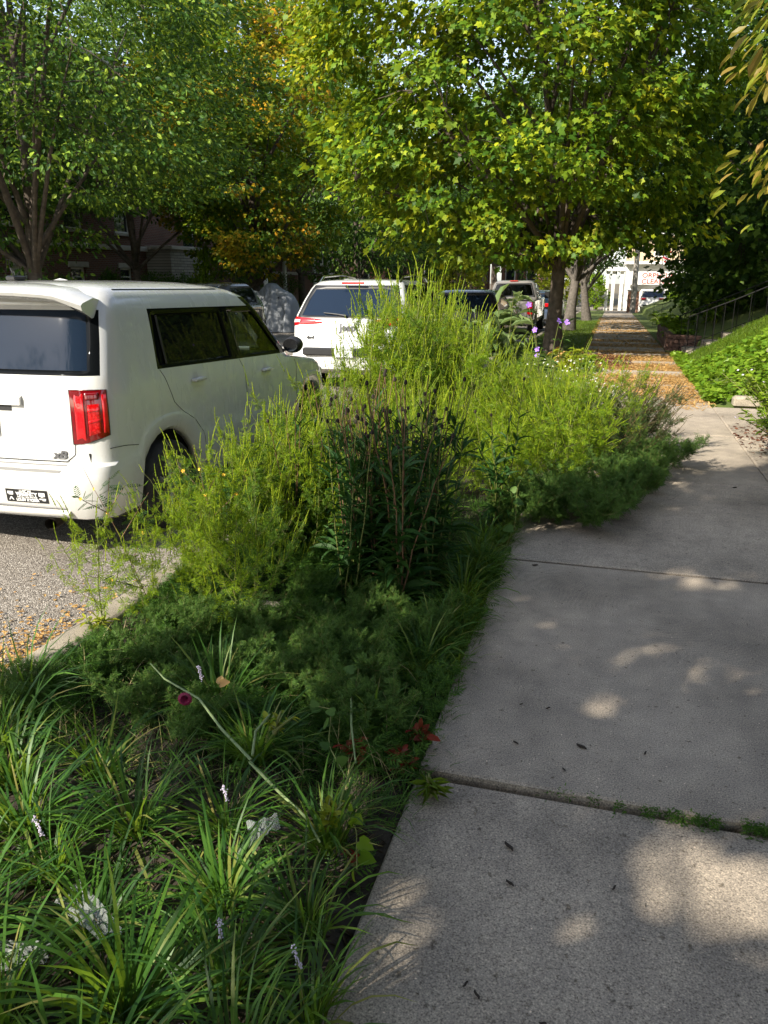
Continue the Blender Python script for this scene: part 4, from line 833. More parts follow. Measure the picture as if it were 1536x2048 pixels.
# ------------------------------------------------------------ buildings
M_BRX = brickmat('dark_red_brick', 'Y', (.17, .055, .032), (.11, .038, .024), (.16, .13, .11)); M_BRY = brickmat('dark_red_brick_side', 'X', (.17, .055, .032), (.11, .038, .024), (.16, .13, .11))
M_BOX = brickmat('orange_brick', 'Y', (.36, .13, .06), (.28, .09, .045), (.3, .25, .2)); M_BOY = brickmat('orange_brick_side', 'X', (.36, .13, .06), (.28, .09, .045), (.3, .25, .2))
M_STONE = brickmat('ashlar_stone', 'Y', (.34, .32, .28), (.24, .22, .19), (.10, .09, .08), .55, .12, .012)
M_LIME = mat('limestone_trim', (.42, .39, .34), .8, (.34, .31, .27), 4, bump=.3); M_WPAINT = mat('white_paint', (.78, .77, .72), .5, (.70, .68, .62), 3); M_PANE = mat('window_pane', (.02, .025, .03), .05, spec=.9)
M_ROOF = mat('roof_shingle', (.07, .065, .06), .9, (.12, .11, .10), 8); M_IRON = mat('black_iron', (.008, .008, .008), .7, spec=.2); M_TAN = mat('tan_render', (.50, .40, .26), .8, (.42, .33, .21), 2)
def facade_x(root, x, y0, y1, z0, z1, wins, mw, depth=.16, face=1, th=.3):
    """wall in a plane of constant x (face +1 looks towards +x) with real openings"""
    ys = sorted({y0, y1} | {w[0] for w in wins} | {w[1] for w in wins}); zs = sorted({z0, z1} | {w[2] for w in wins} | {w[3] for w in wins})
    m = MB()
    for a, b in zip(ys, ys[1:]):
        for c, d in zip(zs, zs[1:]):
            if any(w[0] <= a and b <= w[1] and w[2] <= c and d <= w[3] for w in wins): continue
            m.quad((x, a, c), (x, b, c), (x, b, d), (x, a, d))
    for (a, b, c, d) in wins:
        xi = x-face*depth; m.quad((x, a, c), (xi, a, c), (xi, a, d), (x, a, d)); m.quad((x, b, c), (x, b, d), (xi, b, d), (xi, b, c)); m.quad((x, a, c), (x, b, c), (xi, b, c), (xi, a, c)); m.quad((x, a, d), (xi, a, d), (xi, b, d), (x, b, d))
    m.obj('wall', mw, root)
    for (a, b, c, d) in wins:
        xi = x-face*(depth-.03); f = MB(); t = .07; ym = (a+b)/2; zm = (c+d)/2
        for cy, cz, dy, dz in ((a+t/2, zm, t, d-c), (b-t/2, zm, t, d-c), (ym, c+t/2, b-a-2*t, t), (ym, d-t/2, b-a-2*t, t), (ym, zm, b-a-2*t, .05)): f.box((xi, cy, cz), (.06, dy, dz))
        w_ = f.obj('window', M_WPAINT, root)
        p = MB(); p.quad((xi-face*.02, a, c), (xi-face*.02, b, c), (xi-face*.02, b, d), (xi-face*.02, a, d)); p.obj('pane', M_PANE, w_)
        s = MB(); s.bbox((x+face*.04, ym, c-.06), (.2, b-a+.2, .11), .01); s.obj('sill', M_LIME, w_)
        s = MB(); s.bbox((x+face*.02, ym, d+.11), (.08, b-a+.3, .2), .01); s.obj('lintel', M_LIME, w_)
def block(root, x0, x1, y0, y1, z0, z1, mx, my, skip='+x'):
    m = MB()
    if '+x' not in skip: m.quad((x1, y0, z0), (x1, y1, z0), (x1, y1, z1), (x1, y0, z1))
    if '-x' not in skip: m.quad((x0, y0, z0), (x0, y0, z1), (x0, y1, z1), (x0, y1, z0))
    m.obj('side_wall', mx, root) if m.n else None
    m = MB(); m.quad((x0, y0, z0), (x1, y0, z0), (x1, y0, z1), (x0, y0, z1)); m.obj('end_wall', my, root); m = MB(); m.quad((x0, y1, z0), (x0, y1, z1), (x1, y1, z1), (x1, y1, z0)); m.obj('end_wall', my, root)
    m = MB(); m.bbox(((x0+x1)/2, (y0+y1)/2, z1+.12), (x1-x0+.3, y1-y0+.3, .24), .03); m.obj('parapet', M_LIME, root)
def win_row(y0, y1, n, w, z0, z1): st = (y1-y0)/n; return [(y0+st*(i+.5)-w/2, y0+st*(i+.5)+w/2, z0, z1) for i in range(n)]
b1 = thing('apartment_building', (0, 0, 0), 0, 'dark red brick apartment building with a pale stone band, behind the trees at the left', 'building')
facade_x(b1, -20, 6, 31.6, -.2, 9.6, win_row(6, 31.6, 8, 1.15, 3.35, 5.1)+win_row(6, 31.6, 8, 1.15, 6.5, 8.2)+win_row(6, 31.6, 8, .9, 1.25, 1.95), M_BRX)
block(b1, -32, -20, 6, 31.6, -.2, 9.6, M_BRX, M_BRY)
m = MB(); m.bbox((-19.93, 18.8, 2.76), (.16, 25.5, .20), .02); m.obj('stone_band', M_LIME, b1)
b2 = thing('entrance_porch', (0, 0, 0), 0, 'projecting porch faced with pale ashlar stone beside iron-railed steps', 'porch')
m = MB(); m.quad((-18.8, 31.6, .1), (-18.8, 35.1, .1), (-18.8, 35.1, 2.75), (-18.8, 31.6, 2.75)); m.obj('stone_wall', M_STONE, b2)
m = MB(); m.quad((-20, 31.6, .1), (-18.8, 31.6, .1), (-18.8, 31.6, 2.75), (-20, 31.6, 2.75)); m.obj('stone_return', M_STONE, b2); m = MB(); m.quad((-20, 35.1, .1), (-20, 35.1, 2.75), (-18.8, 35.1, 2.75), (-18.8, 35.1, .1)); m.obj('stone_return', brickmat('ashlar_side', 'X', (.34, .32, .28), (.24, .22, .19), (.10, .09, .08), .55, .12, .012), b2)
m = MB(); m.bbox((-19.4, 33.35, 2.83), (1.5, 3.7, .16), .02); m.obj('coping', M_LIME, b2)
b3 = thing('brick_building', (0, 0, 0), 0, 'brick house with a low pale band and white columns, right of the iron-railed steps', 'building')
facade_x(b3, -20.6, 31.6, 60, -.6, 9.0, [(35.9, 37.1, 1.6, 3.8)]+win_row(38.5, 60, 7, 1.2, 2.5, 4.2)+win_row(38.5, 60, 7, 1.2, 6, 7.6), M_BRX); block(b3, -32, -20.6, 31.6, 60, -.6, 9.0, M_BRX, M_BRY)
m = MB(); m.bbox((-20.53, 49.3, 1.84), (.16, 21.2, .2), .02); m.obj('stone_band', M_LIME, b3)
for y in (42.4, 45.2, 50.2, 53.0):
    m = MB(); m.lathe([(.17, 0), (.17, .08), (.13, .14), (.115, 3.0), (.15, 3.1), (.16, 3.2)], (-19.2, y, .3), n=14); m.obj('column', M_WPAINT, b3, True)
m = MB(); m.bbox((-19.9, 47.7, 3.64), (1.7, 11.4, .28), .02); m.obj('porch_roof', M_WPAINT, b3)
st = thing('front_steps', (0, 0, 0), 0, 'concrete steps with black iron railings up to the brick house across the street', 'steps')
for i in range(8): m = MB(); m.bbox((-17.6-.30*i-.5, 36.5, .02+.195*i), (1.0, 1.5-.004*i, .2), .01); m.obj('tread', M_CONC2, st)
def railing(name, pts, h, par=None, n=None, r=.009, gap=.24, label=None, cat='railing', group=None):
    t = thing(name, (0, 0, 0), 0, label, cat, group) if par is None else par
    pts = np.array(pts, float); m = MB(); m.tube(pts+[0, 0, h], r*1.5, 6); m.tube(pts+[0, 0, .12], r, 5)
    m.obj('rail', M_IRON, t); seg = np.linalg.norm(np.diff(pts, axis=0), axis=1).sum(); k = max(2, int(seg/gap))
    q = np.linspace(0, len(pts)-1, k+1); P = np.array([[np.interp(a, range(len(pts)), pts[:, c]) for c in range(3)] for a in q])
    for p in P: m = MB(); m.tube([p, p+[0, 0, h]], r*.75, 4, cap=False); m.obj('baluster', M_IRON, t)
    return t
for y in (35.75, 37.25): railing('r', [(-17.6, y, .1), (-20.2, y, 1.75)], .95, st)
# distant brick row, across the cross street on the left
b4 = thing('row_house', (0, 0, 0), 0, 'sunlit red brick row house far down the street, seen under the trees', 'building')
facade_x(b4, -15.5, 78, 104, -1, 9.5, win_row(78, 104, 7, 1.2, 1.2, 3.2)+win_row(78, 104, 7, 1.2, 4.6, 6.4), M_BOX); block(b4, -30, -15.5, 78, 104, -1, 9.5, M_BOX, M_BOY)
for x in (-28, -24.5, -21, -17.6):
    for z in (1.2, 4.6):
        m = MB(); m.bbox((x, 77.95, z+.9), (1.25, .12, 1.9), .02); w_ = m.obj('window', M_WPAINT, b4); m = MB(); m.box((x, 77.88, z+.9), (1.0, .02, 1.6)); m.obj('pane', M_PANE, w_)
b5 = thing('row_house', (0, 0, 0), 0, 'second red brick house with a white cornice, right of the sunlit row house', 'building')
block(b5, -13.5, -8.5, 100, 112, -1, 8.5, M_BOX, M_BOY, skip='')
for x in (-12.4, -9.8):
    for z in (1.2, 4.6): m = MB(); m.bbox((x, 99.95, z+.9), (1.25, .12, 1.9), .02); w_ = m.obj('window', M_WPAINT, b5); m = MB(); m.box((x, 99.88, z+.9), (1.0, .02, 1.6)); m.obj('pane', M_PANE, w_)
# the dry cleaners
b6 = thing('cleaners_building', (0, 0, 0), 0, 'white corner building with ORPHEUM CLEANERS in red letters, at the end of the sidewalk', 'building')
m = MB(); m.box((6.5, 66, .9), (11.4, 5.8, 3.6)); m.obj('wall', mat('white_wall', (.8, .79, .74), .7, (.72, .70, .64), 1.5), b6)
m = MB(); m.box((6.5, 66.4, 3.6), (11.4, 5, 1.9)); m.obj('upper_wall', M_TAN, b6)
m = MB(); m.bbox((6.5, 65.8, 2.62), (11.7, 6.6, .2), .03); m.obj('cornice', M_WPAINT, b6); m = MB(); m.bbox((6.5, 66.2, 4.64), (11.7, 5.7, .2), .03); m.obj('cornice', M_WPAINT, b6)
m = MB(); m.bbox((3.65, 62.75, 1.53), (5.3, .2, .92), .02); sg = m.obj('sign_board', M_WPAINT, b6)
M_LET = mat('red_brown_letters', (.30, .05, .03), .6)
text('ORPHEUM', .46, M_LET, 'sign_letters', sg, lambda x, y, z: (3.15+x, 62.63-z, 1.73+y), .006, .004, 1.12); text('CLEANERS', .46, M_LET, 'sign_letters', sg, lambda x, y, z: (3.15+x, 62.63-z, 1.30+y), .006, .004, 1.12)
for x in (.55, 1.1, -.05, -.5): m = MB(); m.bbox((x, 63.6, .62), (.24, .24, 3.0), .02); m.obj('column', M_WPAINT, b6)
m = MB(); m.bbox((.3, 64, 2.2), (2.1, 1.6, .3), .02); m.obj('porch_beam', M_WPAINT, b6)
for x in (2.6, 4.2, 7.3, 9): m = MB(); m.bbox((x, 62.98, .1), (1.2, .1, 1.3), .02); w_ = m.obj('window', M_WPAINT, b6); m = MB(); m.box((x, 62.92, .1), (1.0, .02, 1.1)); m.obj('pane', M_PANE, w_)
for x in (3.2, 5.3): m = MB(); m.bbox((x, 63.85, 3.6), (1.0, .1, 1.1), .02); w_ = m.obj('window', M_WPAINT, b6); m = MB(); m.box((x, 63.79, 3.6), (.8, .02, .9)); m.obj('pane', M_PANE, w_)
pr = thing('brick_pier', (0, 0, 0), 0, 'orange brick pier with a pale cap beside the distant white car', 'pier')
m = MB(); m.box((1.35, 57.5, -.05), (.75, .6, 1.5)); m.obj('pier', M_BOY, pr); m = MB(); m.bbox((1.35, 57.5, .74), (.85, .7, .1), .01); m.obj('cap', M_LIME, pr)
up = thing('utility_pole', (1.33, 56, -.7), 0, 'grey utility pole in front of the cleaners sign', 'pole')
m = MB(); m.tube([(0, 0, 0), (0, 0, 8)], [.19, .15], 10); m.obj('pole', mat('grey_wood', (.22, .20, .18), .9, (.3, .28, .25), 5), up); m = MB(); m.bbox((0, 0, 7.3), (1.8, .1, .12), .01); m.obj('crossarm', M_BARK2, up)
fl = thing('flag', (3.2, 60.8, -.7), 0, 'small red and white flag hanging above the cleaners sign', 'flag')
m = MB(); m.tube([(0, 0, 0), (0, 0, 4.6)], .03, 6); m.obj('pole', M_CHROME, fl)
m = MB(); n = 8; V = [(.05+.05*math.sin(j*1.1)+.22*i, .05*math.sin(j+i), 4.3-.14*j-.1*i) for j in range(n+1) for i in range(3)]; m.add(V, [[(j*3+i, j*3+i+1, j*3+3+i+1, j*3+3+i) for j in range(n) for i in range(2)]])
fo = m.obj('cloth', [mat('flag_red', (.5, .02, .03), .8), M_WHITE], fl); fo.data.polygons.foreach_set('material_index', [((i//2)//1) % 2 for i in range(len(fo.data.polygons))])
ts = thing('traffic_signal', (-1.9, 61.5, -.78), 0, 'small traffic signal showing red beside the distant tree lawn', 'signal')
m = MB(); m.tube([(0, 0, 0), (0, 0, 3.1)], .06, 8); m.obj('pole', M_CHROME, ts); m = MB(); m.bbox((0, -.05, 2.4), (.34, .25, .8), .03); h = m.obj('housing', M_IRON, ts)
m = MB(); m.lathe([(0, -.19), (.11, -.18), (.12, -.1)], (0, 0, 2.62), 'y', 14)
mm, nt_, b_ = newmat('red_light'); b_.inputs['Base Color'].default_value = (.6, .01, .01, 1); b_.inputs['Emission Color'].default_value = (1, .03, .02, 1); b_.inputs['Emission Strength'].default_value = .6; m.obj('red_lamp', mm, h)
# house behind the right-hand trees
b7 = thing('brick_house', (0, 0, 0), 0, 'shaded brick house behind the dark yard trees at the right', 'building')
facade_x(b7, 10.5, 13, 30, .6, 8, win_row(13, 30, 4, 1.2, 2.2, 3.9)+win_row(13, 30, 4, 1.2, 5.2, 6.8), M_BRX, face=-1); block(b7, 10.5, 20, 13, 30, .6, 8, M_BRX, M_BRY, skip='-x')
b8 = thing('brick_house', (0, 0, 0), 0, 'second brick house on the right, beyond the dark yard trees', 'building')
facade_x(b8, 9.5, 33, 52, 0, 7.5, win_row(33, 52, 4, 1.2, 1.8, 3.4)+win_row(33, 52, 4, 1.2, 4.8, 6.2), M_BOX, face=-1); block(b8, 9.5, 20, 33, 52, 0, 7.5, M_BOX, M_BOY, skip='-x')
# steps up the bank on the right, planter wall and railings
st = thing('garden_steps', (0, 0, 0), 0, 'worn concrete steps climbing right from the sidewalk beside the ivy bank', 'steps')
for i in range(6):
    z = .17*(i+1)-.10; x0 = 1.62+.40*i
    m = MB(); m.bbox(((x0+4.1)/2, 18.35, (z-.2)/2-.02+.0), (4.1-x0, 1.9-.004*i, z+.2), .015); m.obj('step', M_CONC, st, True)
railing('iron_railing', [(1.55, 17.55, -.08), (2.4, 17.55, .27), (3.9, 17.55, .95)], .86, label='black iron railing on the near side of the garden steps', group='black railings of the garden steps')
railing('iron_railing', [(1.55, 19.15, -.10), (2.4, 19.15, .27), (3.9, 19.15, .92)], .86, label='black iron railing on the far side of the garden steps', group='black railings of the garden steps')
railing('iron_railing', [(1.6, 33.2, -.34), (1.9, 33.2, -.34), (2.6, 33.2, -.1)], .9, gap=.35, label='thin black handrail far down the sidewalk, above the leafy plants')
pw = thing('planter_wall', (0, 0, 0), 0, 'low curved wall of dark brick blocks at the corner of the garden steps', 'wall')
m = MB(); rs = np.random.RandomState(4)
for c in range(4):
    for i in range(26):
        t_ = i/25+(.02 if c % 2 else 0)
        if t_ < .35: a = PI*.5*t_/.35; x, y, rz = 2.0-.6*math.sin(a), 19.75+.5*(1-math.cos(a)) , a*0+PI/2*(t_/.35)
        else: x, y, rz = 1.40, 20.25+(t_-.35)*5.8, PI/2
        m.bbox((x+rs.normal(0, .004), y, -.14+.1*c+.055), (.235, .17, .094), .008) if rz < 1 else m.bbox((x+rs.normal(0, .004), y, -.14+.1*c+.055), (.17, .235, .094), .008)
m.obj('blocks', mat('dark_blocks', (.10, .05, .035), .9, (.16, .09, .065), 7, bump=.6), pw)

b9 = thing('brick_house', (0, 0, 0), 0, 'brick house up the bank to the right of the camera, outside the frame', 'building')
facade_x(b9, 15, -12, 11, .2, 8, win_row(-12, 11, 5, 1.2, 2.2, 3.9)+win_row(-12, 11, 5, 1.2, 5.2, 6.8), M_BRX, face=-1); block(b9, 15, 24, -12, 11, .2, 8, M_BRX, M_BRY, skip='-x')
# ------------------------------------------------------------ plants
M_RAG = leafmat('ragweed_leaf', [(.06, .13, .010), (.12, .21, .012), (.20, .30, .015), (.30, .38, .02)], .42, (.62, .78, .03))
M_SPIKE = leafmat('ragweed_spike', [(.15, .22, .015), (.24, .32, .02), (.34, .40, .03)], .4, (.6, .7, .05))
M_STEM = mat('green_stem', (.10, .14, .025), .6, (.17, .16, .04), 20)
M_DRYSTEM = mat('brown_stem', (.10, .05, .025), .7, (.16, .09, .04), 20)
M_LIRI = leafmat('liriope_leaf', [(.012, .045, .008), (.02, .07, .012), (.04, .11, .016), (.06, .15, .018), (.09, .19, .02), (.30, .25, .08)], .36, (.46, .68, .04), rough=.42, spec=.28)
M_CONE = leafmat('lance_leaf', [(.014, .048, .009), (.026, .075, .014), (.046, .105, .02)], .2, (.10, .22, .02), rough=.5)
M_MILK = leafmat('broad_shrub_leaf', [(.10, .16, .05), (.15, .21, .08), (.20, .25, .10)], .3, (.35, .45, .12), rough=.5)
M_GC = leafmat('groundcover_leaf', [(.03, .08, .012), (.05, .12, .018), (.10, .19, .026)], .32, (.2, .40, .04))
M_IVY = leafmat('ivy_leaf', [(.06, .13, .012), (.10, .19, .014), (.15, .25, .018), (.20, .30, .03)], .35, (.40, .55, .03), rough=.35)
M_MUG = leafmat('greygreen_leaf', [(.045, .10, .022), (.075, .15, .028), (.13, .22, .04)], .32, (.15, .28, .06))
M_GRASS = leafmat('grass_blade', [(.05, .11, .012), (.09, .16, .014), (.15, .21, .02)], .4, (.4, .5, .03))
M_REDL = leafmat('red_leaf', [(.30, .025, .02), (.20, .05, .02), (.10, .08, .02), (.28, .04, .05)], .35, (.5, .06, .03))
M_YEL = leafmat('yellow_green_leaf', [(.22, .28, .02), (.32, .34, .03), (.16, .24, .02)], .4, (.6, .6, .04))
M_HOSTA = leafmat('hosta_leaf', [(.09, .18, .012), (.15, .25, .015), (.22, .31, .02)], .35, (.4, .55, .03), rough=.35)
M_PURP = mat('purple_petal', (.28, .14, .62), .6); M_LILAC = mat('lilac_bloom', (.52, .45, .62), .7, (.68, .62, .74), 60); M_WHT = mat('white_bloom', (.75, .75, .68), .7); M_YFL = mat('yellow_petal', (.75, .42, .02), .6)
M_BURG = mat('burgundy_petal', (.22, .008, .06), .6); M_SEED = mat('dark_seed_head', (.018, .012, .008), .9)
def meshobj(name, V, F, m, parent, kind=None, smooth=False):
    o = link(bpy.data.objects.new(name, mesh_from(name, V, F, [m], smooth)), parent)
    if kind: o['kind'] = kind
    return o
def interp_poly(P, t):     # P (n,K,3), t (n,m) -> points and tangents
    n, K, _ = P.shape; x = t*(K-1); i = np.clip(x.astype(int), 0, K-2); f = (x-i)[..., None]; a = P[np.arange(n)[:, None], i]; b = P[np.arange(n)[:, None], i+1]
    return a+(b-a)*f, unit(b-a)
def ragweed(seed, h=1.0, nb=13, lean=.1, name='ragweed_plant', leafm=None, dens=1.0, spread=.5, spikes=True, lsz=.075, nstem=1):
    rs = np.random.RandomState(seed); root = thing(name)
    K = 8; t = np.linspace(0, 1, K); mains = []
    for s in range(nstem):
        az = rs.uniform(0, 2*PI); l = lean*rs.uniform(.5, 1.6) if nstem == 1 else lean*rs.uniform(.8, 2.5); hh = h*rs.uniform(.8, 1.0) if s else h
        d = np.array([math.cos(az), math.sin(az), 0]); w_ = np.cumsum(rs.normal(0, .012, (K, 3)), 0); w_[:, 2] = 0; w_[0] = 0
        mains.append(np.outer(t, [0, 0, hh])+np.outer(t**1.6, d*l*h)+w_)
    mains = np.array(mains)
    br = []; lenb = []
    for Mn in mains:
        for i in range(nb):
            tt = .12+.80*(i+rs.rand()*.7)/nb; x = tt*(K-1); a = int(x); p = Mn[a]+(Mn[min(a+1, K-1)]-Mn[a])*(x-a)
            az = i*2.4+rs.normal(0, .4); L = h*spread*(1-tt*.62)*rs.uniform(.6, 1.1); up = rs.uniform(.55, 1.0)
            u = np.linspace(0, 1, K)[:, None]; out = np.array([math.cos(az), math.sin(az), 0])
            q = p+u*L*out*.75+np.array([0, 0, 1])*(u**1.7)*L*up+rs.normal(0, .006, (K, 3))*u
            br.append(q); lenb.append(L)
            for _ in range(2):
                u0 = rs.uniform(.3, .75); b0 = q[int(u0*(K-1))]; az2 = az+rs.uniform(-1, 1); L2 = L*.42*rs.uniform(.6, 1.2); o2 = np.array([math.cos(az2), math.sin(az2), 0])
                br.append(b0+u*L2*o2*.6+np.array([0, 0, 1])*u**1.5*L2); lenb.append(L2)
    br = np.array(br); lenb = np.array(lenb); ends = np.concatenate([mains, br])
    V1, F1 = tubes(mains, np.broadcast_to(np.linspace(.0055, .002, K)*max(h, .6), (len(mains), K)), 5); V2, F2 = tubes(br, np.broadcast_to(np.linspace(.0024, .0010, K), (len(br), K)), 3)
    meshobj('stem', np.concatenate([V1, V2]), [np.concatenate([F1, F2+len(V1)])], M_STEM, root, smooth=True)
    nper = int(9*dens); tl = rs.uniform(.08, .92, (len(br), nper)); Pp, Tn = interp_poly(br, tl); tm = rs.uniform(.08, .8, (len(mains), int(22*dens))); Pm, Tm = interp_poly(mains, tm)
    P = np.concatenate([Pp.reshape(-1, 3), Pm.reshape(-1, 3)]); T = np.concatenate([Tn.reshape(-1, 3), Tm.reshape(-1, 3)]); n = len(P)
    r_ = unit(rs.normal(0, 1, (n, 3))); D = T*.35+r_*.9; D[:, 2] += .05; N = rs.normal(0, .5, (n, 3)); N[:, 2] += 1
    sz = lsz*rs.uniform(.5, 1.35, n)*(1.15-.5*P[:, 2]/max(h, .1)).clip(.5, 1.2)
    V, F = leaves(P, D, N, sz, T_RAG, F_RAG); meshobj('leaves', V, F, leafm or M_RAG, root)
    if spikes:
        tips = ends[:, -1]; dirs = unit(ends[:, -1]-ends[:, -2]); dirs[:, 2] += 1.0; dirs = unit(dirs); k = rs.rand(len(tips)) < .9; tips, dirs = tips[k], dirs[k]; n = len(tips); Ks = 11
        Ls = rs.uniform(.07, .18, n)*(.6+.4*h); u = np.linspace(0, 1, Ks); bend = rs.normal(0, .10, (n, 1, 3))*Ls[:, None, None]
        Pk = tips[:, None]+dirs[:, None]*u[None, :, None]*Ls[:, None, None]+bend*(u**2)[None, :, None]
        Rk = np.where(np.arange(Ks) % 2 == 0, .0026, .0056)*(1.05-.6*u); Rk[-1] = .0008
        V, F = tubes(Pk, np.broadcast_to(Rk, (n, Ks)), 5); meshobj('flower_spikes', V, [F], M_SPIKE, root, 'stuff')
    return root
def place(src, x, y, z, s, rz, label, group, sz=None, first=[set()], tilt=(0, 0), cat='weed'):
    if src.name in first[0]: o = copy_tree(src)
    else: first[0].add(src.name); o = src
    o.location = (x, y, z); o.rotation_euler = (tilt[0], tilt[1], rz); o.scale = (s, s, sz or s); tag(o, label, cat, group); return o
rs = np.random.RandomState(77)
M_RAG2 = leafmat('ragweed_leaf_dark', [(.03, .085, .012), (.06, .13, .015), (.10, .19, .02), (.17, .25, .025)], .36, (.35, .55, .03))
RW = [ragweed(100+i, 1.0, 12, .16, lsz=.085, leafm=(M_RAG, M_RAG2, M_RAG)[i % 3], spread=(.5, .62, .7)[i % 3]) for i in range(7)]
def scatter(n, x0, x1, y0, y1, mind, rs, cond=None, tries=4000):
    out = []
    while len(out) < n and tries:
        tries -= 1; x, y = rs.uniform(x0, x1), rs.uniform(y0, y1)
        if cond and not cond(x, y): continue
        if all((x-a)**2+(y-b)**2 > mind**2 for a, b in out): out.append((x, y))
    return out
def pshade(x, y): return x*(-SD[1])-y*(-SD[0])
def rag(pts, h0, h1, label, group, tilt=.12, src=RW, tx=0, ty=0, cat='weed', sq=1):
    for x, y in pts:
        s = rs.uniform(h0, h1); place(src[rs.randint(len(src))], x, y, -.04 if x < -.45 else 0, s*sq, rs.uniform(0, 6.28), label, group, tilt=(ty+rs.normal(0, tilt), tx+rs.normal(0, tilt)), sz=s, cat=cat)
G = 'ragweed plants beside the boxy hatchback'
rag(scatter(26, -2.05, -.95, 3.9, 6.2, .20, rs, lambda x, y: pshade(x, y) < -2.9), .58, .84, 'yellow-green feathery ragweed in the sunlit thicket beside the doors of the boxy hatchback', G)
rag([(-2.02, 3.6), (-2.08, 3.4), (-1.9, 3.7), (-2.08, 4.0), (-1.98, 4.2), (-2.1, 4.45), (-1.9, 4.0), (-1.85, 4.4), (-2.05, 4.7), (-1.95, 3.85), (-2.1, 5.0)], .66, .84, 'sunlit ragweed hiding the rear wheel of the boxy hatchback', 'ragweed in front of the rear wheel')
rag([(-2.1, 5.5), (-2.0, 5.8), (-2.1, 6.2), (-1.85, 5.6), (-1.95, 6.4), (-2.1, 6.8), (-1.8, 6.1)], .76, .92, 'ragweed between the hood of the boxy hatchback and the white SUV', 'ragweed in front of the white SUV bumper')
G2 = 'tall ragweed behind the dark leafy clump'
def hx(x): return float(np.interp(x, [-2.15, -1.3, -.77, -.25], [1.55, 1.2, .74, .52]))
for x, y in scatter(34, -2.1, -.5, 6.3, 8.6, .22, rs)+[(-2.05, 7.9), (-1.9, 8.2), (-1.7, 7.9), (-2.1, 7.5), (-1.95, 7.2), (-1.85, 7.9), (-2.0, 8.3)]:
    s = hx(x*8/y)*rs.uniform(.8, 1.04)*(y/8)**.3; place(RW[rs.randint(7)], x, y, -.04, s*.85, rs.uniform(0, 6), 'tall sunlit ragweed rising in front of the white SUV, behind the dark leafy clump', G2, sz=s, tilt=(rs.normal(0, .08), rs.normal(0, .08)))
G3 = 'ragweed leaning over the sidewalk edge'
rag(scatter(22, -.95, -.35, 4.9, 8.6, .20, rs, lambda x, y: y > 5.2 or x < -.6), .52, .76, 'bushy ragweed crowding the left edge of the sidewalk beyond the second joint', G3, tx=.22)
rag([(-.42, 6.0), (-.40, 5.6), (-.38, 6.4), (-.44, 5.3), (-.35, 6.8), (-.4, 7.3), (-.3, 6.1), (-.25, 6.6), (-.3, 7.0), (-.2, 7.6), (-.3, 5.8), (-.15, 6.3), (-.1, 5.9), (0, 6.4), (-.2, 5.5), (.05, 6.8)], .72, .92, 'green ragweed arching out over the sidewalk edge beyond the second joint', 'green ragweed arching over the sidewalk', tx=.55, tilt=.12)
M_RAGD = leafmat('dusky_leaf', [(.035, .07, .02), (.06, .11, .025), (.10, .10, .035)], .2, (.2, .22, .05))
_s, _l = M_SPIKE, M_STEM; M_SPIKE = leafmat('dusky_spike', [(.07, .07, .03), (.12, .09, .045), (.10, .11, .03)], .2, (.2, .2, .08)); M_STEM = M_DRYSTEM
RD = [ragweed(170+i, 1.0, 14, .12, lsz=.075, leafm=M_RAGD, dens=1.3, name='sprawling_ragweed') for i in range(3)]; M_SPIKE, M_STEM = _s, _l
rag([(-.1, 6.9), (0, 7.4), (-.2, 7.1), (.05, 7.0), (-.15, 6.5), (.1, 7.5), (-.05, 7.25), (-.25, 6.75), (.12, 6.75), (.2, 7.1), (.15, 7.35), (.05, 6.5), (.3, 6.9), (.35, 7.3), (.28, 7.6), (.2, 6.6)], .64, .84, 'dusky ragweed sprawling far across the sidewalk, dark against the sunlit concrete', 'dusky ragweed sprawling across the sidewalk', tx=.78, tilt=.16, src=RD)
rag([(-2.12, 2.75), (-2.02, 2.95), (-2.1, 3.15), (-2.0, 3.3), (-2.12, 3.5), (-1.95, 3.55), (-1.85, 3.2), (-2.08, 3.75)], .42, .62, 'thin ragweed leaning over the kerb behind the rear bumper of the boxy hatchback', 'thin ragweed at the kerb', tx=-.22, tilt=.14)
rag(scatter(16, -1.9, -.95, 2.9, 4.2, .22, rs, lambda x, y: not (x > -1.5 and y < 4.1)), .42, .70, 'shaded green ragweed in front of the sunlit thicket', 'shaded ragweed nearest the liriope', tilt=.18)
LOW = [ragweed(140+i, .42, 9, .5, lsz=.085, leafm=M_MUG, dens=1.5, spread=1.1, spikes=False, nstem=3, name='sprawling_weed') for i in range(3)]
for x, y in [(-.35, 4.9), (-.2, 5.0), (-.35, 5.25), (-.1, 5.2), (-.1, 5.5), (.1, 5.75), (.25, 6.1), (-.5, 4.75), (.0, 5.3), (.1, 6.3), (.3, 6.5), (-.3, 5.6), (-.05, 4.95), (.12, 5.25), (.25, 5.6), (.4, 6.0), (.5, 6.4), (.6, 6.8), (.35, 5.9), (.15, 5.5)]:
    place(LOW[rs.randint(3)], x, y, .01, rs.uniform(.5, .75), rs.uniform(0, 6), 'low grey-green feathery weed spilling onto the concrete by the second joint', 'grey-green weeds spilling onto the sidewalk', tilt=(0, .25))
for x, y in scatter(30, -2.05, -.62, 2.12, 3.35, .16, rs): place(LOW[rs.randint(3)], x, y, -.05, rs.uniform(.3, .6), rs.uniform(0, 6), 'short feathery weed in the shaded mat in front of the dark leafy clump', 'short feathery weeds of the bed')
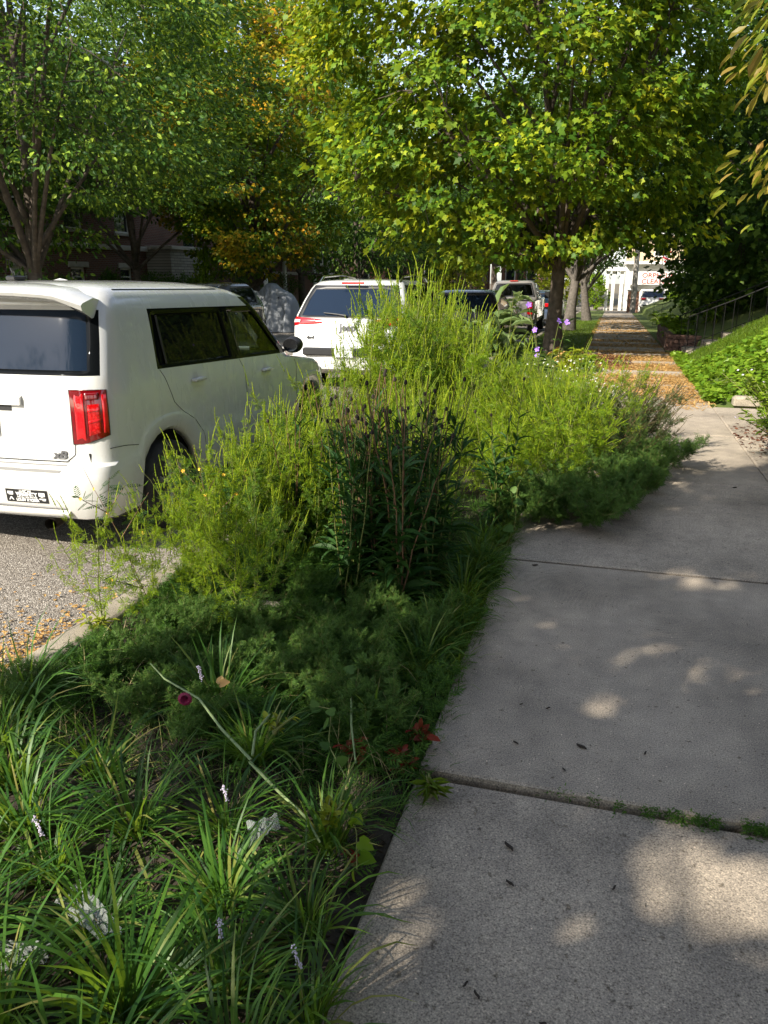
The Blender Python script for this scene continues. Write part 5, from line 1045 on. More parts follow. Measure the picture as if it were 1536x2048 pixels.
# ---- dark clump with seed heads
def cone(seed, h=1.0, ns=5):
    rs = np.random.RandomState(seed); root = thing('coneflower_plant'); K = 9; u = np.linspace(0, 1, K)
    M = []
    for i in range(ns):
        az = rs.uniform(0, 6.28); d = np.array([math.cos(az), math.sin(az), 0]); b0 = rs.normal(0, .03, 3)*[1, 1, 0]; hh = h*rs.uniform(.8, 1.05); w_ = np.cumsum(rs.normal(0, .006, (K, 3)), 0)*[1, 1, 0]
        M.append(b0+np.outer(u, [0, 0, hh])+np.outer(u**1.3, d*rs.uniform(.03, .20))+w_)
    M = np.array(M); V, F = tubes(M, np.broadcast_to(np.linspace(.0042, .0018, K), (ns, K)), 5); meshobj('stem', V, [F], M_DRYSTEM if seed % 2 else M_STEM, root, smooth=True)
    nl = 24; t = np.sort(rs.uniform(.02, .80, (ns, nl)), 1); P, T = interp_poly(M, t); P = P.reshape(-1, 3); tt = t.ravel(); n = len(P); az = rs.uniform(0, 6.28, n)
    L = (.20-.13*tt)*rs.uniform(.7, 1.2, n)*h; e0 = rs.uniform(.2, .9, n)+tt*.5; Kb = 5; q = np.linspace(0, 1, Kb)
    wd = np.array([.35, 1, .95, .6, .05]); Vv = []; out = np.stack([np.cos(az), np.sin(az), 0*az], 1); side = np.stack([-np.sin(az), np.cos(az), 0*az], 1)
    ang = e0[:, None]-q[None]*(rs.uniform(.6, 1.9, n)*(1-tt*.5))[:, None]; st = L[:, None]/(Kb-1); cx = np.concatenate([np.zeros((n, 1)), np.cumsum(np.cos(ang[:, :-1])*st, 1)], 1); cz = np.concatenate([np.zeros((n, 1)), np.cumsum(np.sin(ang[:, :-1])*st, 1)], 1)
    C = P[:, None]+out[:, None]*cx[..., None]+np.array([0, 0, 1])*cz[..., None]; Wd = (L*.085)[:, None]*wd[None]; tw = rs.normal(0, .5, n)
    S = side[:, None]*np.cos(tw)[:, None, None]+np.array([0, 0, 1])*np.sin(tw)[:, None, None]
    V = np.stack([C-S*Wd[..., None], C+np.array([0, 0, -.004]), C+S*Wd[..., None]], 2).reshape(-1, 3)
    b = (np.arange(n)*Kb*3)[:, None, None]+(np.arange(Kb-1)*3)[None, :, None]+np.arange(2)[None, None, :]; F = np.stack([b, b+1, b+4, b+3], -1).reshape(-1, 4); meshobj('leaves', V, [F], M_CONE, root)
    for i in range(0, ns, 2):
        m = MB(); p = M[i, -1]; r = .0085; m.lathe([(.001, -.010), (r*.9, -.006), (r, .002), (r*.7, .010), (.001, .013)], tuple(p), n=8); m.obj('seed_head', M_SEED, root, True)
    return root
CN = [cone(200+i) for i in range(4)]
for i, (x, y) in enumerate(scatter(19, -1.24, -.80, 3.40, 4.0, .105, rs)): place(CN[rs.randint(4)], x, y, -.04, rs.uniform(.95, 1.12), rs.uniform(0, 6.28), 'dark lance-leaved stems with black seed heads in the central clump of the bed', 'dark lance-leaved stems of the central clump', cat='plant', tilt=(rs.normal(0, .05), rs.normal(0, .05)))
for (x, y, s) in ((-.58, 4.75, .98), (-1.72, 4.1, 1.0), (-1.6, 4.35, .98)): place(CN[rs.randint(4)], x, y, -.04, s, rs.uniform(0, 6), 'lone bare stems with black seed heads beside the central clump', 'outlying seed head stems', cat='plant')
# ---- liriope clumps
def blades(rs, n, L0, L1, w, spread, K=6, rmax=.05):
    az = rs.uniform(0, 6.28, n); L = rs.uniform(L0, L1, n); th0 = rs.uniform(.9, 1.5, n); cur = rs.uniform(.5, 2.0, n)*spread
    q = np.linspace(0, 1, K); ang = th0[:, None]-cur[:, None]*q[None]**1.3; st = L[:, None]/(K-1)
    cx = np.concatenate([np.zeros((n, 1)), np.cumsum(np.cos(ang[:, 1:])*st, 1)], 1); cz = np.concatenate([np.zeros((n, 1)), np.cumsum(np.sin(ang[:, 1:])*st, 1)], 1)
    r0 = rs.uniform(0, rmax, n); out = np.stack([np.cos(az), np.sin(az), 0*az], 1); az2 = az+rs.normal(0, .7, n); o0 = np.stack([np.cos(az2), np.sin(az2), 0*az], 1)*r0[:, None]
    C = o0[:, None]+out[:, None]*cx[..., None]+np.array([0, 0, 1])*cz[..., None]; C[:, :, 2] = np.maximum(C[:, :, 2], .01)
    tw = rs.normal(0, .45, n); side = np.stack([-np.sin(az), np.cos(az), 0*az], 1); S = side*np.cos(tw)[:, None]+out*np.sin(tw)[:, None]*.6+np.array([0, 0, 1])*np.sin(tw)[:, None]*.6
    wd = w*np.interp(q, [0, .15, .6, .9, 1], [.7, 1, 1, .5, .03])[None]*rs.uniform(.7, 1.25, n)[:, None]
    V = np.stack([C-S[:, None]*wd[..., None], C+S[:, None]*wd[..., None]], 2).reshape(-1, 3)
    b = (np.arange(n)*K*2)[:, None]+(np.arange(K-1)*2)[None]; F = np.stack([b, b+1, b+3, b+2], -1).reshape(-1, 4); return V, F
def liriope(seed, n=95, spikes=2, L=(.20, .42), w=.0046):
    rs = np.random.RandomState(seed); root = thing('liriope_clump'); V, F = blades(rs, n, L[0], L[1], w, 1.0); meshobj('blades', V, [F], M_LIRI, root, smooth=True)
    for i in range(spikes):
        az = rs.uniform(0, 6.28); p = np.array([[0, 0, 0], [.02*math.cos(az), .02*math.sin(az), .12], [.05*math.cos(az), .05*math.sin(az), .235]]); m = MB(); m.tube(p, .0015, 4); s_ = m.obj('flower_spike', M_STEM, root)
        Pn = p[2]+np.stack([rs.normal(0, .004, 46), rs.normal(0, .004, 46), np.linspace(-.045, .03, 46)], 1); m = MB()
        for q in Pn: m.lathe([(.0004, -.003), (.0029, 0), (.0004, .003)], tuple(q), n=5)
        m.obj('blooms', M_LILAC, s_)
    return root
LI = [liriope(300, 100, 0), liriope(301, 80, 1), liriope(302, 110, 0), liriope(303, 60, 0, (.15, .34)), liriope(304, 90, 0)]
near = [(-.72, 1.22), (-.92, 1.10), (-.60, 1.42), (-1.12, 1.28), (-.85, 1.45), (-1.35, 1.42), (-1.22, 1.62), (-1.55, 1.55), (-.66, 1.72), (-.98, 1.72), (-1.75, 1.72), (-1.5, 1.82), (-1.25, 1.95), (-.72, 1.98), (-1.95, 1.88), (-1.75, 2.02), (-1.05, 2.05), (-2.02, 2.15), (-1.32, 2.33), (-.70, 2.32), (-1.42, 1.18), (-1.15, .98), (-.5, 1.18), (-.85, .85), (-1.7, 1.3), (-.58, 1.0), (-2.0, 1.5), (-1.68, 2.38), (-.62, 2.55), (-.62, .78), (-1.2, .75), (-1.45, .95), (-2.05, 1.2), (-1.85, 1.05)]
near = [p for p in near if p[1] < 1.9 or p in ((-1.32, 2.33), (-2.02, 2.15), (-1.95, 1.88), (-1.05, 2.05), (-.70, 2.32))]
for i, (x, y) in enumerate(near):
    fr = y < 1.5; lab = 'grassy liriope clump with long arching blades in the near bottom-left bed' if fr else 'grassy liriope clump in the shaded middle of the bed, behind the nearest ones'
    place(LI[rs.randint(5)], x, y, -.04, rs.uniform(.75, 1.05), rs.uniform(0, 6.28), lab, 'near liriope clumps' if fr else 'middle liriope clumps', cat='grass clump', tilt=(rs.normal(0, .14), rs.normal(0, .14)))
for x, y in scatter(22, -1.95, -1.0, 3.9, 5.6, .22, rs)+scatter(8, -.75, -.5, 2.7, 4.6, .18, rs): place(LI[rs.choice([2, 3, 4])], x, y, -.04, rs.uniform(.7, 1.0), rs.uniform(0, 6.28), 'grass tuft growing under the tall weeds at the edge of the bed', 'grass tufts under the weeds', cat='grass clump')
# ---- ground cover, grass, litter (uncountable)
def groundz(x, y): return -.045+.5*.025*(np.sin(x*9+1.3*np.sin(y*9*.7))+np.sin(y*9*1.13+x*2.1))+.02*np.sin(17*x+9*y)
def stuff(name, V, F, m, label, cat): o = meshobj(name, V, F, m, None); tag(o, label, cat, None, 'stuff'); return o
n = 20000; x = rs.uniform(-2.12, -.47, n); y = np.concatenate([rs.uniform(.7, 4.6, n//8), rs.uniform(2.05, 4.6, n-n//8)]); dn = np.array([noise.noise(Vector((a*2.2, b*2.2, 3))) for a, b in zip(x, y)]); k = dn > -.16; x, y = x[k], y[k]; n = len(x)
P = np.stack([x, y, groundz(x, y)+rs.uniform(.0, .10, n)], 1); D = rs.normal(0, 1, (n, 3)); D[:, 2] = np.abs(D[:, 2])*.5; N = rs.normal(0, .4, (n, 3)); N[:, 2] += 1
V, F = leaves(P, D, N, rs.uniform(.025, .075, n), T_RAG, F_RAG); stuff('ground_cover', V, F, M_GC, 'dense dark green mat of small feathery weeds over the bed', 'ground cover')
def grassfield(name, xy, z, m, label, L=(.05, .14), w=.0018, spread=.8):
    n = len(xy); V, F = blades(rs, n, L[0], L[1], w, spread, K=4, rmax=.0); V = V.reshape(n, -1, 3); V[:, :, 0] += xy[:, 0:1]; V[:, :, 1] += xy[:, 1:2]; V[:, :, 2] += z[:, None]-.01; return stuff(name, V.reshape(-1, 3), [F], m, label, 'grass')
M_LITG = leafmat('straw_blade', [(.30, .24, .10), (.42, .36, .18), (.20, .20, .06)], .2, (.4, .35, .15))
n = 15000; xy = np.stack([rs.uniform(-2.14, -.47, n), rs.uniform(1.9, 5.5, n)], 1); xy[:2500, 0] = rs.uniform(-.80, -.45, 2500); grassfield('grass', xy, groundz(xy[:, 0], xy[:, 1]), M_GC, 'fine dark grass between the weeds and along the sidewalk edge', (.05, .17))
n = 2600; xy = np.stack([-.50-np.abs(rs.normal(0, .11, n)), rs.uniform(2.7, 4.8, n)], 1); xy = xy[np.array([noise.noise(Vector((q[0]*3, q[1]*4, 9))) > -.05 for q in xy])]; grassfield('edge_grass', xy, groundz(xy[:, 0], xy[:, 1]), M_GRASS, 'bright fine grass along the bed side of the sidewalk, near the dark clump', (.09, .24), .0016)
n = 900; xy = np.stack([rs.uniform(-2.1, -.5, n), rs.uniform(1.9, 3.4, n)], 1); grassfield('dry_grass', xy, groundz(xy[:, 0], xy[:, 1]), M_LITG, 'scattered straw-coloured dry grass in the middle of the bed', (.08, .22), .0014)
n = 30000; xy = np.stack([rs.uniform(1.45, 4.5, n), rs.uniform(13.0, 17.2, n)], 1); xy = xy[(xy[:, 1] > 13.8+.5*np.sin(xy[:, 0]*4))]; grassfield('bank_grass', xy, bank(xy[:, 0], xy[:, 1]), M_GRASS, 'sunlit lawn grass on the upper part of the right-hand bank', (.05, .13), .004)
n = 16000; xy = np.stack([rs.uniform(-2.15, -.50, n), rs.uniform(11.5, 40, n)**1.0], 1); grassfield('tree_lawn_grass', xy, zt(xy[:, 1])-.01, M_GRASS, 'lawn grass under the maple along the sidewalk', (.05, .12), .005)
n = 14000; xy = np.stack([rs.uniform(-19.8, -12.8, n), rs.uniform(25, 50, n)], 1); xy = xy[(xy[:, 0] > -14.6) | (xy[:, 0] < -16.2)]; grassfield('far_lawn_grass', xy, zt(xy[:, 1])+np.clip((-16.1-xy[:, 0])*.2, 0, .62), M_GRASS, 'sunlit lawn across the street behind the tarp', (.10, .2), .012)
n = 6000; x = rs.uniform(1.35, 4.2, n); y = rs.uniform(10.5, 14.6, n); k = (x > 1.42-.16*np.sin(y*3)+np.clip(12-y, 0, 2)*.02) & (y > 10.6+.15*np.sin(x*9)); x, y = x[k], y[k]; n = len(x)
P = np.stack([x, y, bank(x, y)+rs.uniform(.02, .14, n)], 1); D = rs.normal(0, 1, (n, 3)); D[:, 2] *= .3; D[:, 0] -= .3; N = rs.normal(0, .35, (n, 3)); N[:, 2] += 1; N[:, 0] -= .4
V, F = leaves(P, D, N, rs.uniform(.06, .12, n), T_IVY, F_IVY); stuff('ivy', V, F, M_IVY, 'bright green ivy covering the near end of the right-hand bank', 'ivy')
n = 2500; x = 1.28+np.abs(rs.normal(0, .10, n)); y = rs.uniform(10.7, 17.3, n); P = np.stack([x, y, np.maximum(bank(x, y), 0)+rs.uniform(.01, .10, n)], 1); D = rs.normal(0, 1, (n, 3)); D[:, 2] *= .3; N = rs.normal(0, .35, (n, 3)); N[:, 2] += 1
V, F = leaves(P, D, N, rs.uniform(.05, .10, n), T_IVY, F_IVY); stuff('ivy_edging', V, F, M_IVY, 'ivy runners creeping onto the right edge of the sidewalk', 'ivy')
YARDLIT = True
# leaf litter
M_LIT = leafmat('dry_leaf', [(.42, .22, .06), (.50, .30, .10), (.30, .16, .05), (.56, .38, .16), (.44, .27, .09)], .15, (.5, .3, .08), rough=.8, spec=.2); M_MULCH = leafmat('mulch', [(.05, .022, .015), (.10, .04, .025), (.14, .06, .035)], .05, (.1, .05, .02), rough=.9, spec=.1)
def flakes(name, x, y, z, s0, s1, m, label, flat=.25, tm=(T_LEAF, F_LEAF)):
    n = len(x); P = np.stack([x, y, z], 1); D = rs.normal(0, 1, (n, 3)); D[:, 2] *= .12; N = rs.normal(0, flat, (n, 3)); N[:, 2] += 1; V, F = leaves(P, D, N, rs.uniform(s0, s1, n), *tm); return stuff(name, V, F, m, label, 'leaf litter')
n = 46000; x = rs.uniform(-.6, 1.36, n); y = rs.uniform(10.0, 19.5, n); pr_ = np.clip((y-10.4-.5*np.sin(x*3+1)-.25*np.sin(x*11))/1.3, 0, 1)*np.clip(1.0-.25*np.sin(x*2+y), .4, 1); k = rs.rand(n) < pr_; x, y = x[k], y[k]
flakes('leaf_litter', x, y, zt(y)+rs.uniform(.003, .012, len(x)), .022, .055, M_LIT, 'orange-brown crumbled leaves carpeting the sidewalk beyond the weeds', .12)
n = 26000; x = rs.uniform(-.6, 1.3, n); y = rs.uniform(19, 46, n); k = rs.rand(n) < .35+.65*(np.sin(y*.9) > 0); x, y = x[k], y[k]; flakes('scattered_leaves', x, y, zt(y)+.006, .03, .08, M_LIT, 'dry leaves scattered over the far shaded sidewalk', .12)
n = 5000; x = -.15+rs.normal(0, .42, n); y = 16.6+rs.normal(0, .9, n); k = (x > -1.0) & (x < .45); flakes('mulch', x[k], y[k], zt(y[k])+rs.uniform(.004, .04, k.sum()), .02, .06, M_MULCH, 'reddish-brown mulch spilled at the left edge of the leaf-covered sidewalk', .4, (T_LANCE, F_LANCE))
n = 900; x = 1.75+rs.normal(0, .22, n); y = 8.2+rs.normal(0, .5, n); x = np.maximum(x, 1.33); flakes('yard_litter', x, y, .004+rs.uniform(0, .02, n), .02, .05, M_MULCH, 'brown leaf mulch under the bushes at the right edge', .35)
n = 1500; x = np.concatenate([-2.42-np.abs(rs.normal(0, .25, n)), rs.uniform(-3.2, -2.3, 250)]); y = np.concatenate([rs.normal(2.35, .35, n), rs.uniform(1.6, 3.6, 250)]); flakes('gutter_leaves', x, y, -.128+.04*np.cos((x+7.45)/5.15*1.57)+rs.uniform(.003, .02, len(x)), .012, .035, M_LIT, 'orange leaf crumbs gathered in the gutter at the left edge', .3)
n = 7000; x = rs.uniform(-2.15, -.48, n); y = rs.uniform(.6, 4.5, n); flakes('bed_litter', x, y, groundz(x, y)+rs.uniform(0, .012, n), .015, .06, leafmat('bed_litter_mat', [(.03, .022, .014), (.07, .05, .03), (.13, .10, .06), (.05, .035, .02)], .05, (.1, .08, .04), rough=.9, spec=.2), 'dark mulch and dead leaf scraps on the soil of the bed', .35, (T_LANCE, F_LANCE))
n = 520; x = rs.uniform(-.46, 1.27, n); y = rs.uniform(.9, 7, n)**1; flakes('concrete_crumbs', x, y, .002+0*x+np.where(y < 2.13, -.014, 0), .004, .014, leafmat('crumb', [(.03, .022, .014), (.10, .08, .05), (.25, .2, .14)], 0, rough=.9), 'tiny bits of bark and seed dotting the shaded sidewalk', .3, (T_LANCE, F_LANCE))
# weeds in the joint
n = 2600; x = rs.beta(2.4, 1.2, n)*.98-.12; k = np.array([noise.noise(Vector((q*14, 0, 1))) > -.10 for q in x]); x = x[k]; n = len(x); y = 2.13+rs.normal(0, .013, n)+np.where(x < .5, -.006, 0)-(x > .1)*np.abs(rs.normal(0, .012, n)); P = np.stack([x, y, rs.uniform(-.02, .014, n)], 1); D = rs.normal(0, 1, (n, 3)); D[:, 2] = np.abs(D[:, 2])*.5; N = rs.normal(0, .5, (n, 3)); N[:, 2] += 1
V, F = leaves(P, D, N, rs.uniform(.007, .018, n), T_LANCE, F_LANCE, W=rs.uniform(.012, .03, n)); stuff('crack_weeds', V, F, M_GC, 'tiny creeping weeds filling the nearest sidewalk joint', 'weeds')
# chips and twigs on the concrete, each one a thing
M_CHIP = mat('bark_chip', (.025, .018, .012), .9)
chips = [(-.11, 2.62, .035, .5, 'dark bark chip'), (.02, 2.4, .05, 2.4, 'short dark twig'), (-.03, 2.25, .03, 1.9, 'dark twig piece'), (-.30, 4.13, .035, .1, 'round dark seed pod'), (-.14, 1.72, .04, 2.3, 'thick bark sliver'), (-.2, 1.38, .035, .9, 'curved black twig'), (-.17, 1.36, .03, 2, 'flat bark flake'), (-.02, 1.33, .025, 0, 'small bark crumb'), (.35, 1.12, .035, 2.2, 'bark chip'), (.23, 2.42, .03, 1.0, 'dark leaf scrap'), (-.20, 2.36, .045, 2.2, 'thin dark twig'), (1.02, 6.25, .05, .3, 'dark leaf scrap'), (.13, 1.78, .03, .9, 'bark splinter'), (-.16, 1.86, .04, 2.1, 'bark splinter'), (-.21, 2.62, .02, .4, 'tiny bark chip')]
where = ['near the left edge of the second slab', 'lying in the middle of the second slab', 'beside the short dark twig', 'just beyond the second joint', 'on the nearest slab by the round sunspot', 'by the lower left sunspots', 'next to the curved black twig', 'alone near the bottom centre of the slab', 'near the bottom right of the slab', 'alone in the centre of the second slab', 'at the left of the second slab', 'near the third joint at the right', 'near the weedy joint on the first slab', 'just below the weedy joint at the left', 'closest to the bed on the second slab']
for q_, ((x, y, l, a, nm), wh) in enumerate(zip(chips, where)):
    l *= (.55, .8, .65, 1.0, .7)[q_ % 5]
    m = MB(); d = np.array([math.cos(a), math.sin(a), 0]); e = np.array([-d[1], d[0], 0]); z0 = -.012 if y < 2.13 else .003
    m.tube([np.array([x, y, z0+.004])+d*t*l+e*.12*l*math.sin(t*5) for t in (-.5, -.2, .1, .35, .5)], [l*.03+.001, l*.09+.001, l*.10+.001, l*.08+.001, l*.02+.001], 6)
    tag(m.obj('twig' if 'twig' in nm else 'bark_chip' if 'bark' in nm else 'seed_pod' if 'pod' in nm else 'leaf_scrap', M_CHIP), nm+' '+wh, 'debris')
# ---- large-leaved shrub, purple flowers, hostas ...
def bigleaf(name, seed, h, ns, L, m, label, loc, cat='shrub', tm=([(a, b*.75, c*2-.25*a*a) for a, b, c in T_LEAF], F_LEAF), nl=16, spread=.5, stemm=None, group=None, t0=.15):
    rs = np.random.RandomState(seed); root = thing(name, loc, 0, label, cat, group); K = 6; u = np.linspace(0, 1, K); M = []
    for i in range(ns):
        az = rs.uniform(0, 6.28); d = np.array([math.cos(az), math.sin(az), 0]); M.append(rs.normal(0, .05*spread, 3)*[1, 1, 0]+np.outer(u, [0, 0, h*rs.uniform(.7, 1)])+np.outer(u**1.5, d*rs.uniform(.2, 1)*spread))
    M = np.array(M); V, F = tubes(M, np.broadcast_to(np.linspace(.008, .003, K), (ns, K)), 5); meshobj('stem', V, [F], stemm or M_STEM, root, smooth=True)
    t = rs.uniform(t0, 1, (ns, nl)); P, T = interp_poly(M, t); P = P.reshape(-1, 3); T = T.reshape(-1, 3); n = len(P); r_ = unit(rs.normal(0, 1, (n, 3))*[1, 1, .2]); D = r_+T*.35; N = T+rs.normal(0, .3, (n, 3)); N[:, 2] += .6
    V, F = leaves(P, D, N, L*rs.uniform(.6, 1.15, n), *tm); meshobj('leaves', V, F, m, root, smooth=True); return root, M
bigleaf('leafy_shrub', 5, 1.42, 11, .26, M_MILK, 'shrub with long arching grey-green leaves in front of the pickup truck', (-1.25, 9.9, -.04), nl=17, spread=.62)
bigleaf('leafy_shrub', 6, 1.1, 7, .20, M_MILK, 'smaller grey-green shrub left of the arching one, near the tail of the white SUV', (-1.95, 9.7, -.04), nl=16, spread=.4)
def blossoms(par, pts, r, m, name='flower', pet=5, rs=rs):
    for p in pts:
        mb = MB(); nn = unit(np.array([rs.normal(0, .5), -1+rs.normal(0, .3), .4])); a = unit(np.cross(nn, [0, 0, 1.])); b = np.cross(a, nn)
        for k in range(pet):
            an = 2*PI*k/pet; d = a*math.cos(an)+b*math.sin(an); s_ = np.cross(nn, d); mb.add([p, p+d*r*.6+s_*r*.38+nn*r*.15, p+d*r+nn*r*.1, p+d*r*.6-s_*r*.38+nn*r*.15], [[(0, 1, 2, 3)]])
        mb.obj(name, m, par)
r_, M = bigleaf('purple_wildflower', 8, 1.42, 4, .11, M_MUG, 'tall thin wildflower with purple blossoms in front of the maple trunk', (-.62, 8.5, -.04), 'flower', (T_LANCE, F_LANCE), nl=20, spread=.30)
blossoms(r_, [M[0, -1], M[1, -1], M[2, -1]+[0, 0, -.02], M[3, -1], M[1, 3], M[2, 4]], .035, M_PURP)
bigleaf('yellow_perennial', 12, .42, 12, .16, M_YEL, 'yellow-green perennial with some orange leaves by the mulch patch', (-.72, 13.7, -.03), 'plant', nl=9, spread=.4)
bigleaf('hosta', 13, .30, 14, .20, M_HOSTA, 'green leafy plant between the mulch patch and the tree lawn', (-.42, 14.3, -.03), 'plant', nl=8, spread=.42)
bigleaf('orange_perennial', 14, .36, 8, .16, M_LIT, 'orange-leaved plant just behind the yellow-green perennial', (-.75, 14.6, -.03), 'plant', nl=6, spread=.3)
for i, (x, y, s, l) in enumerate([(1.75, 21.5, 1, 'hosta nearest the planter wall corner'), (1.7, 23.2, 1.1, 'second hosta beyond the planter wall corner'), (1.9, 25, 1.2, 'hosta in the middle of the sunlit row'), (1.75, 27, 1.1, 'hosta before the thin far handrail'), (1.8, 29.5, 1.2, 'hosta under the thin far handrail'), (2.6, 22.3, 1.3, 'hosta high behind the planter wall'), (2.7, 25.5, 1.5, 'hosta high in the back row of the right bank')]):
    bigleaf('hosta', 30+i, .55*s, 14, .24, M_HOSTA, 'bright '+l, (x, y, float(bank(np.array(x), np.array(y)))), 'plant', nl=10, spread=.6, group='hostas along the right side of the far sidewalk')
def asterbush(seed, loc, label, h=.6, m=M_GRASS, fl=M_LILAC, nf=40, name='aster_bush', ns=16, spread=.45, lm=(T_LANCE, F_LANCE), L=.07, fr=.014):
    r_, M = bigleaf(name, seed, h, ns, L, m, label, loc, 'shrub', ([(a, b*2.2, c) for a, b, c in T_LANCE], F_LANCE), nl=42, spread=spread, t0=.05); rs = np.random.RandomState(seed)
    mb = MB()
    for i in range(nf):
        p = M[rs.randint(len(M)), -1]+rs.normal(0, .05, 3); nn = unit(np.array([rs.normal(0, .6), -.5, .8])); a = unit(np.cross(nn, [0, 0, 1.])); b = np.cross(a, nn)
        mb.add([p+(a*math.cos(2*PI*k/8)+b*math.sin(2*PI*k/8))*fr*(1 if k % 2 else .5) for k in range(8)], [[tuple(range(8))]])
    mb.obj('blossoms', fl, r_); return r_
asterbush(41, (1.78, 8.6, 0), 'bush with pale lilac blossoms at the right edge of the sidewalk', .70, M_HOSTA, ns=34, nf=26, spread=.62)
asterbush(42, (1.66, 7.6, 0), 'darker lower bush at the right edge in front of the lilac-blossomed one', .5, M_HOSTA, nf=8, spread=.5, ns=30)
asterbush(45, (2.25, 9.3, 0), 'light green bush between the lilac-blossomed one and the edging stones', .45, M_HOSTA, nf=8, spread=.6, ns=28)
asterbush(43, (-.55, 9.6, -.03), 'pale plant with many tiny white flowers behind the ragweed, left of the sidewalk', .62, M_MUG, M_WHT, 60, 'white_aster', L=.05)
asterbush(44, (-.05, 8.3, 0), 'white-flowered plant half hidden in the ragweed over the sidewalk', .55, M_MUG, M_WHT, 70, 'white_aster', spread=.35, L=.05)
# partridge pea with yellow flowers at the kerb
def pea(seed, loc, label, h=.75, tilt=(0, 0)):
    rs = np.random.RandomState(seed); root = thing('partridge_pea', loc, 0, label, 'flower', 'partridge peas by the rear wheel'); root.rotation_euler = (tilt[0], tilt[1], 0); K = 7; u = np.linspace(0, 1, K); M = []
    M.append(np.outer(u, [0, 0, h])+np.outer(u**1.5, [-.10, .02, 0])+np.cumsum(rs.normal(0, .008, (K, 3)), 0)*u[:, None])
    for i in range(6): az = rs.uniform(0, 6.28); b0 = M[0][rs.randint(1, 5)]; M.append(b0+np.outer(u, [math.cos(az)*.2, math.sin(az)*.2, .16])*rs.uniform(.6, 1.1))
    M = np.array(M); V, F = tubes(M, np.broadcast_to(np.linspace(.003, .0012, K), (len(M), K)), 4); meshobj('stem', V, [F], M_DRYSTEM, root)
    t = rs.uniform(.1, 1, (len(M), 9)); P, T = interp_poly(M, t); P = P.reshape(-1, 3); n = len(P); D = rs.normal(0, 1, (n, 3)); D[:, 2] *= .4; N = rs.normal(0, .5, (n, 3)); N[:, 2] += 1; V, F = leaves(P, D, N, rs.uniform(.05, .09, n), T_PEA, F_PEA); meshobj('leaves', V, F, M_CONE, root)
    blossoms(root, [M[i, -2] for i in (0, 1, 3, 4)]+[M[0, 4]], .011, M_YFL, rs=rs)
pea(1, (-2.06, 3.05, -.04), 'partridge pea leaning left in front of the bumper corner, with a few yellow flowers', .84, (0, -.32)); pea(2, (-1.9, 3.45, -.04), 'partridge pea with orange-yellow flowers beside the rear wheel arch', .78); pea(4, (-1.8, 3.75, -.04), 'short partridge pea further right, its yellow flowers deep in the ragweed', .7)
# vines with heart-shaped leaves
def vine(pts, label, n=8, L=.055, m=None, nm='bindweed'):
    root = thing(nm, pts[0], 0, label, 'vine'); P = np.array(pts, float)-np.array(pts[0]); tt = np.linspace(0, len(P)-1, 14); Q = np.array([[np.interp(a, range(len(P)), P[:, c]) for c in range(3)] for a in tt]); mb = MB(); mb.tube(Q, .0018, 4); mb.obj('stem', M_STEM, root)
    t = np.linspace(.05, 1, n)[None]; A, T = interp_poly(Q[None], t); A = A[0]+rs.normal(0, .012, (n, 3)); D = rs.normal(0, 1, (n, 3)); D[:, 2] *= .3; N = rs.normal(0, .4, (n, 3)); N[:, 2] += .8; N[:, 1] -= .6
    V, F = leaves(A, D, N, L*rs.uniform(.6, 1.2, n), T_HEART, F_HEART); meshobj('leaves', V, F, m or M_MUG, root, smooth=True)
vine([(-.50, 4.3, 0), (-.46, 4.5, .12), (-.48, 4.7, .3), (-.42, 4.9, .42)], 'heart-leaved vine climbing the weeds where the bed meets the second joint', 9, .06)
vine([(-.92, 2.25, .1), (-.80, 2.15, .16), (-.75, 1.98, .14), (-.62, 1.85, .08)], 'heart-leaved vine trailing through the middle liriope', 7, .042)
vine([(-.85, 2.6, .12), (-.8, 2.45, .15), (-.78, 2.3, .1)], 'short heart-leaved vine beside the grass near the sidewalk', 5, .05); vine([(-.62, 1.75, .1), (-.56, 1.68, .1), (-.52, 1.56, .08)], 'heart-leaved vine at the sidewalk edge near the sunspots', 6, .042, M_HOSTA)
# fallen pale stalks
M_STALK = mat('pale_green_stalk', (.11, .17, .06), .6, (.24, .30, .13), 60)
def stalk(pts, r, label): mb = MB(); mb.tube(pts, r, 7); tag(mb.obj('fallen_stalk', M_STALK, None, True), label, 'stalk')
stalk([(-1.52, 2.20, .20), (-1.42, 2.13, .19), (-1.24, 2.05, .185), (-1.10, 1.94, .16), (-.95, 1.84, .14)], [.002, .003, .0038, .0045, .005], 'long pale green stalk lying across the liriope, its upper half')
stalk([(-.95, 1.83, .14), (-.84, 1.77, .11), (-.72, 1.71, .08), (-.66, 1.66, .05)], [.005, .0045, .004, .003], 'lower half of the bent pale stalk, ending near the sidewalk')
stalk([(-.95, 1.85, .15), (-.975, 1.93, .18), (-.965, 2.02, .19)], [.0045, .004, .003], 'short pale side stalk standing at the bend of the long one')
stalk([(-.78, 2.30, .14), (-.72, 2.12, .13), (-.66, 1.98, .09)], [.0035, .004, .003], 'thin pale stalk near the red-leaved seedling')
def small(name, seed, loc, label, m, L=.05, n=9, h=.07, cat='plant', tm=([(a, b*.9, c) for a, b, c in T_LEAF], F_LEAF)): bigleaf(name, seed, h, 4, L, m, label, loc, cat, tm, nl=n//2+1, spread=.07)
small('red_seedling', 61, (-.52, 2.28, .0), 'red-leaved seedling at the sidewalk edge beside the nearest joint', M_REDL, n=14, h=.10); small('red_seedling', 62, (-.55, 2.10, .0), 'second red seedling, just below the joint at the bed edge', M_REDL, n=12, h=.07); small('red_seedling', 63, (-.68, 2.12, .0), 'brownish-red seedling deeper in the bed', M_REDL, n=12, h=.09); small('red_seedling', 67, (-.56, 1.66, .0), 'tiny red-tipped seedling by the round sunspot', M_REDL, n=6, h=.05, L=.03)
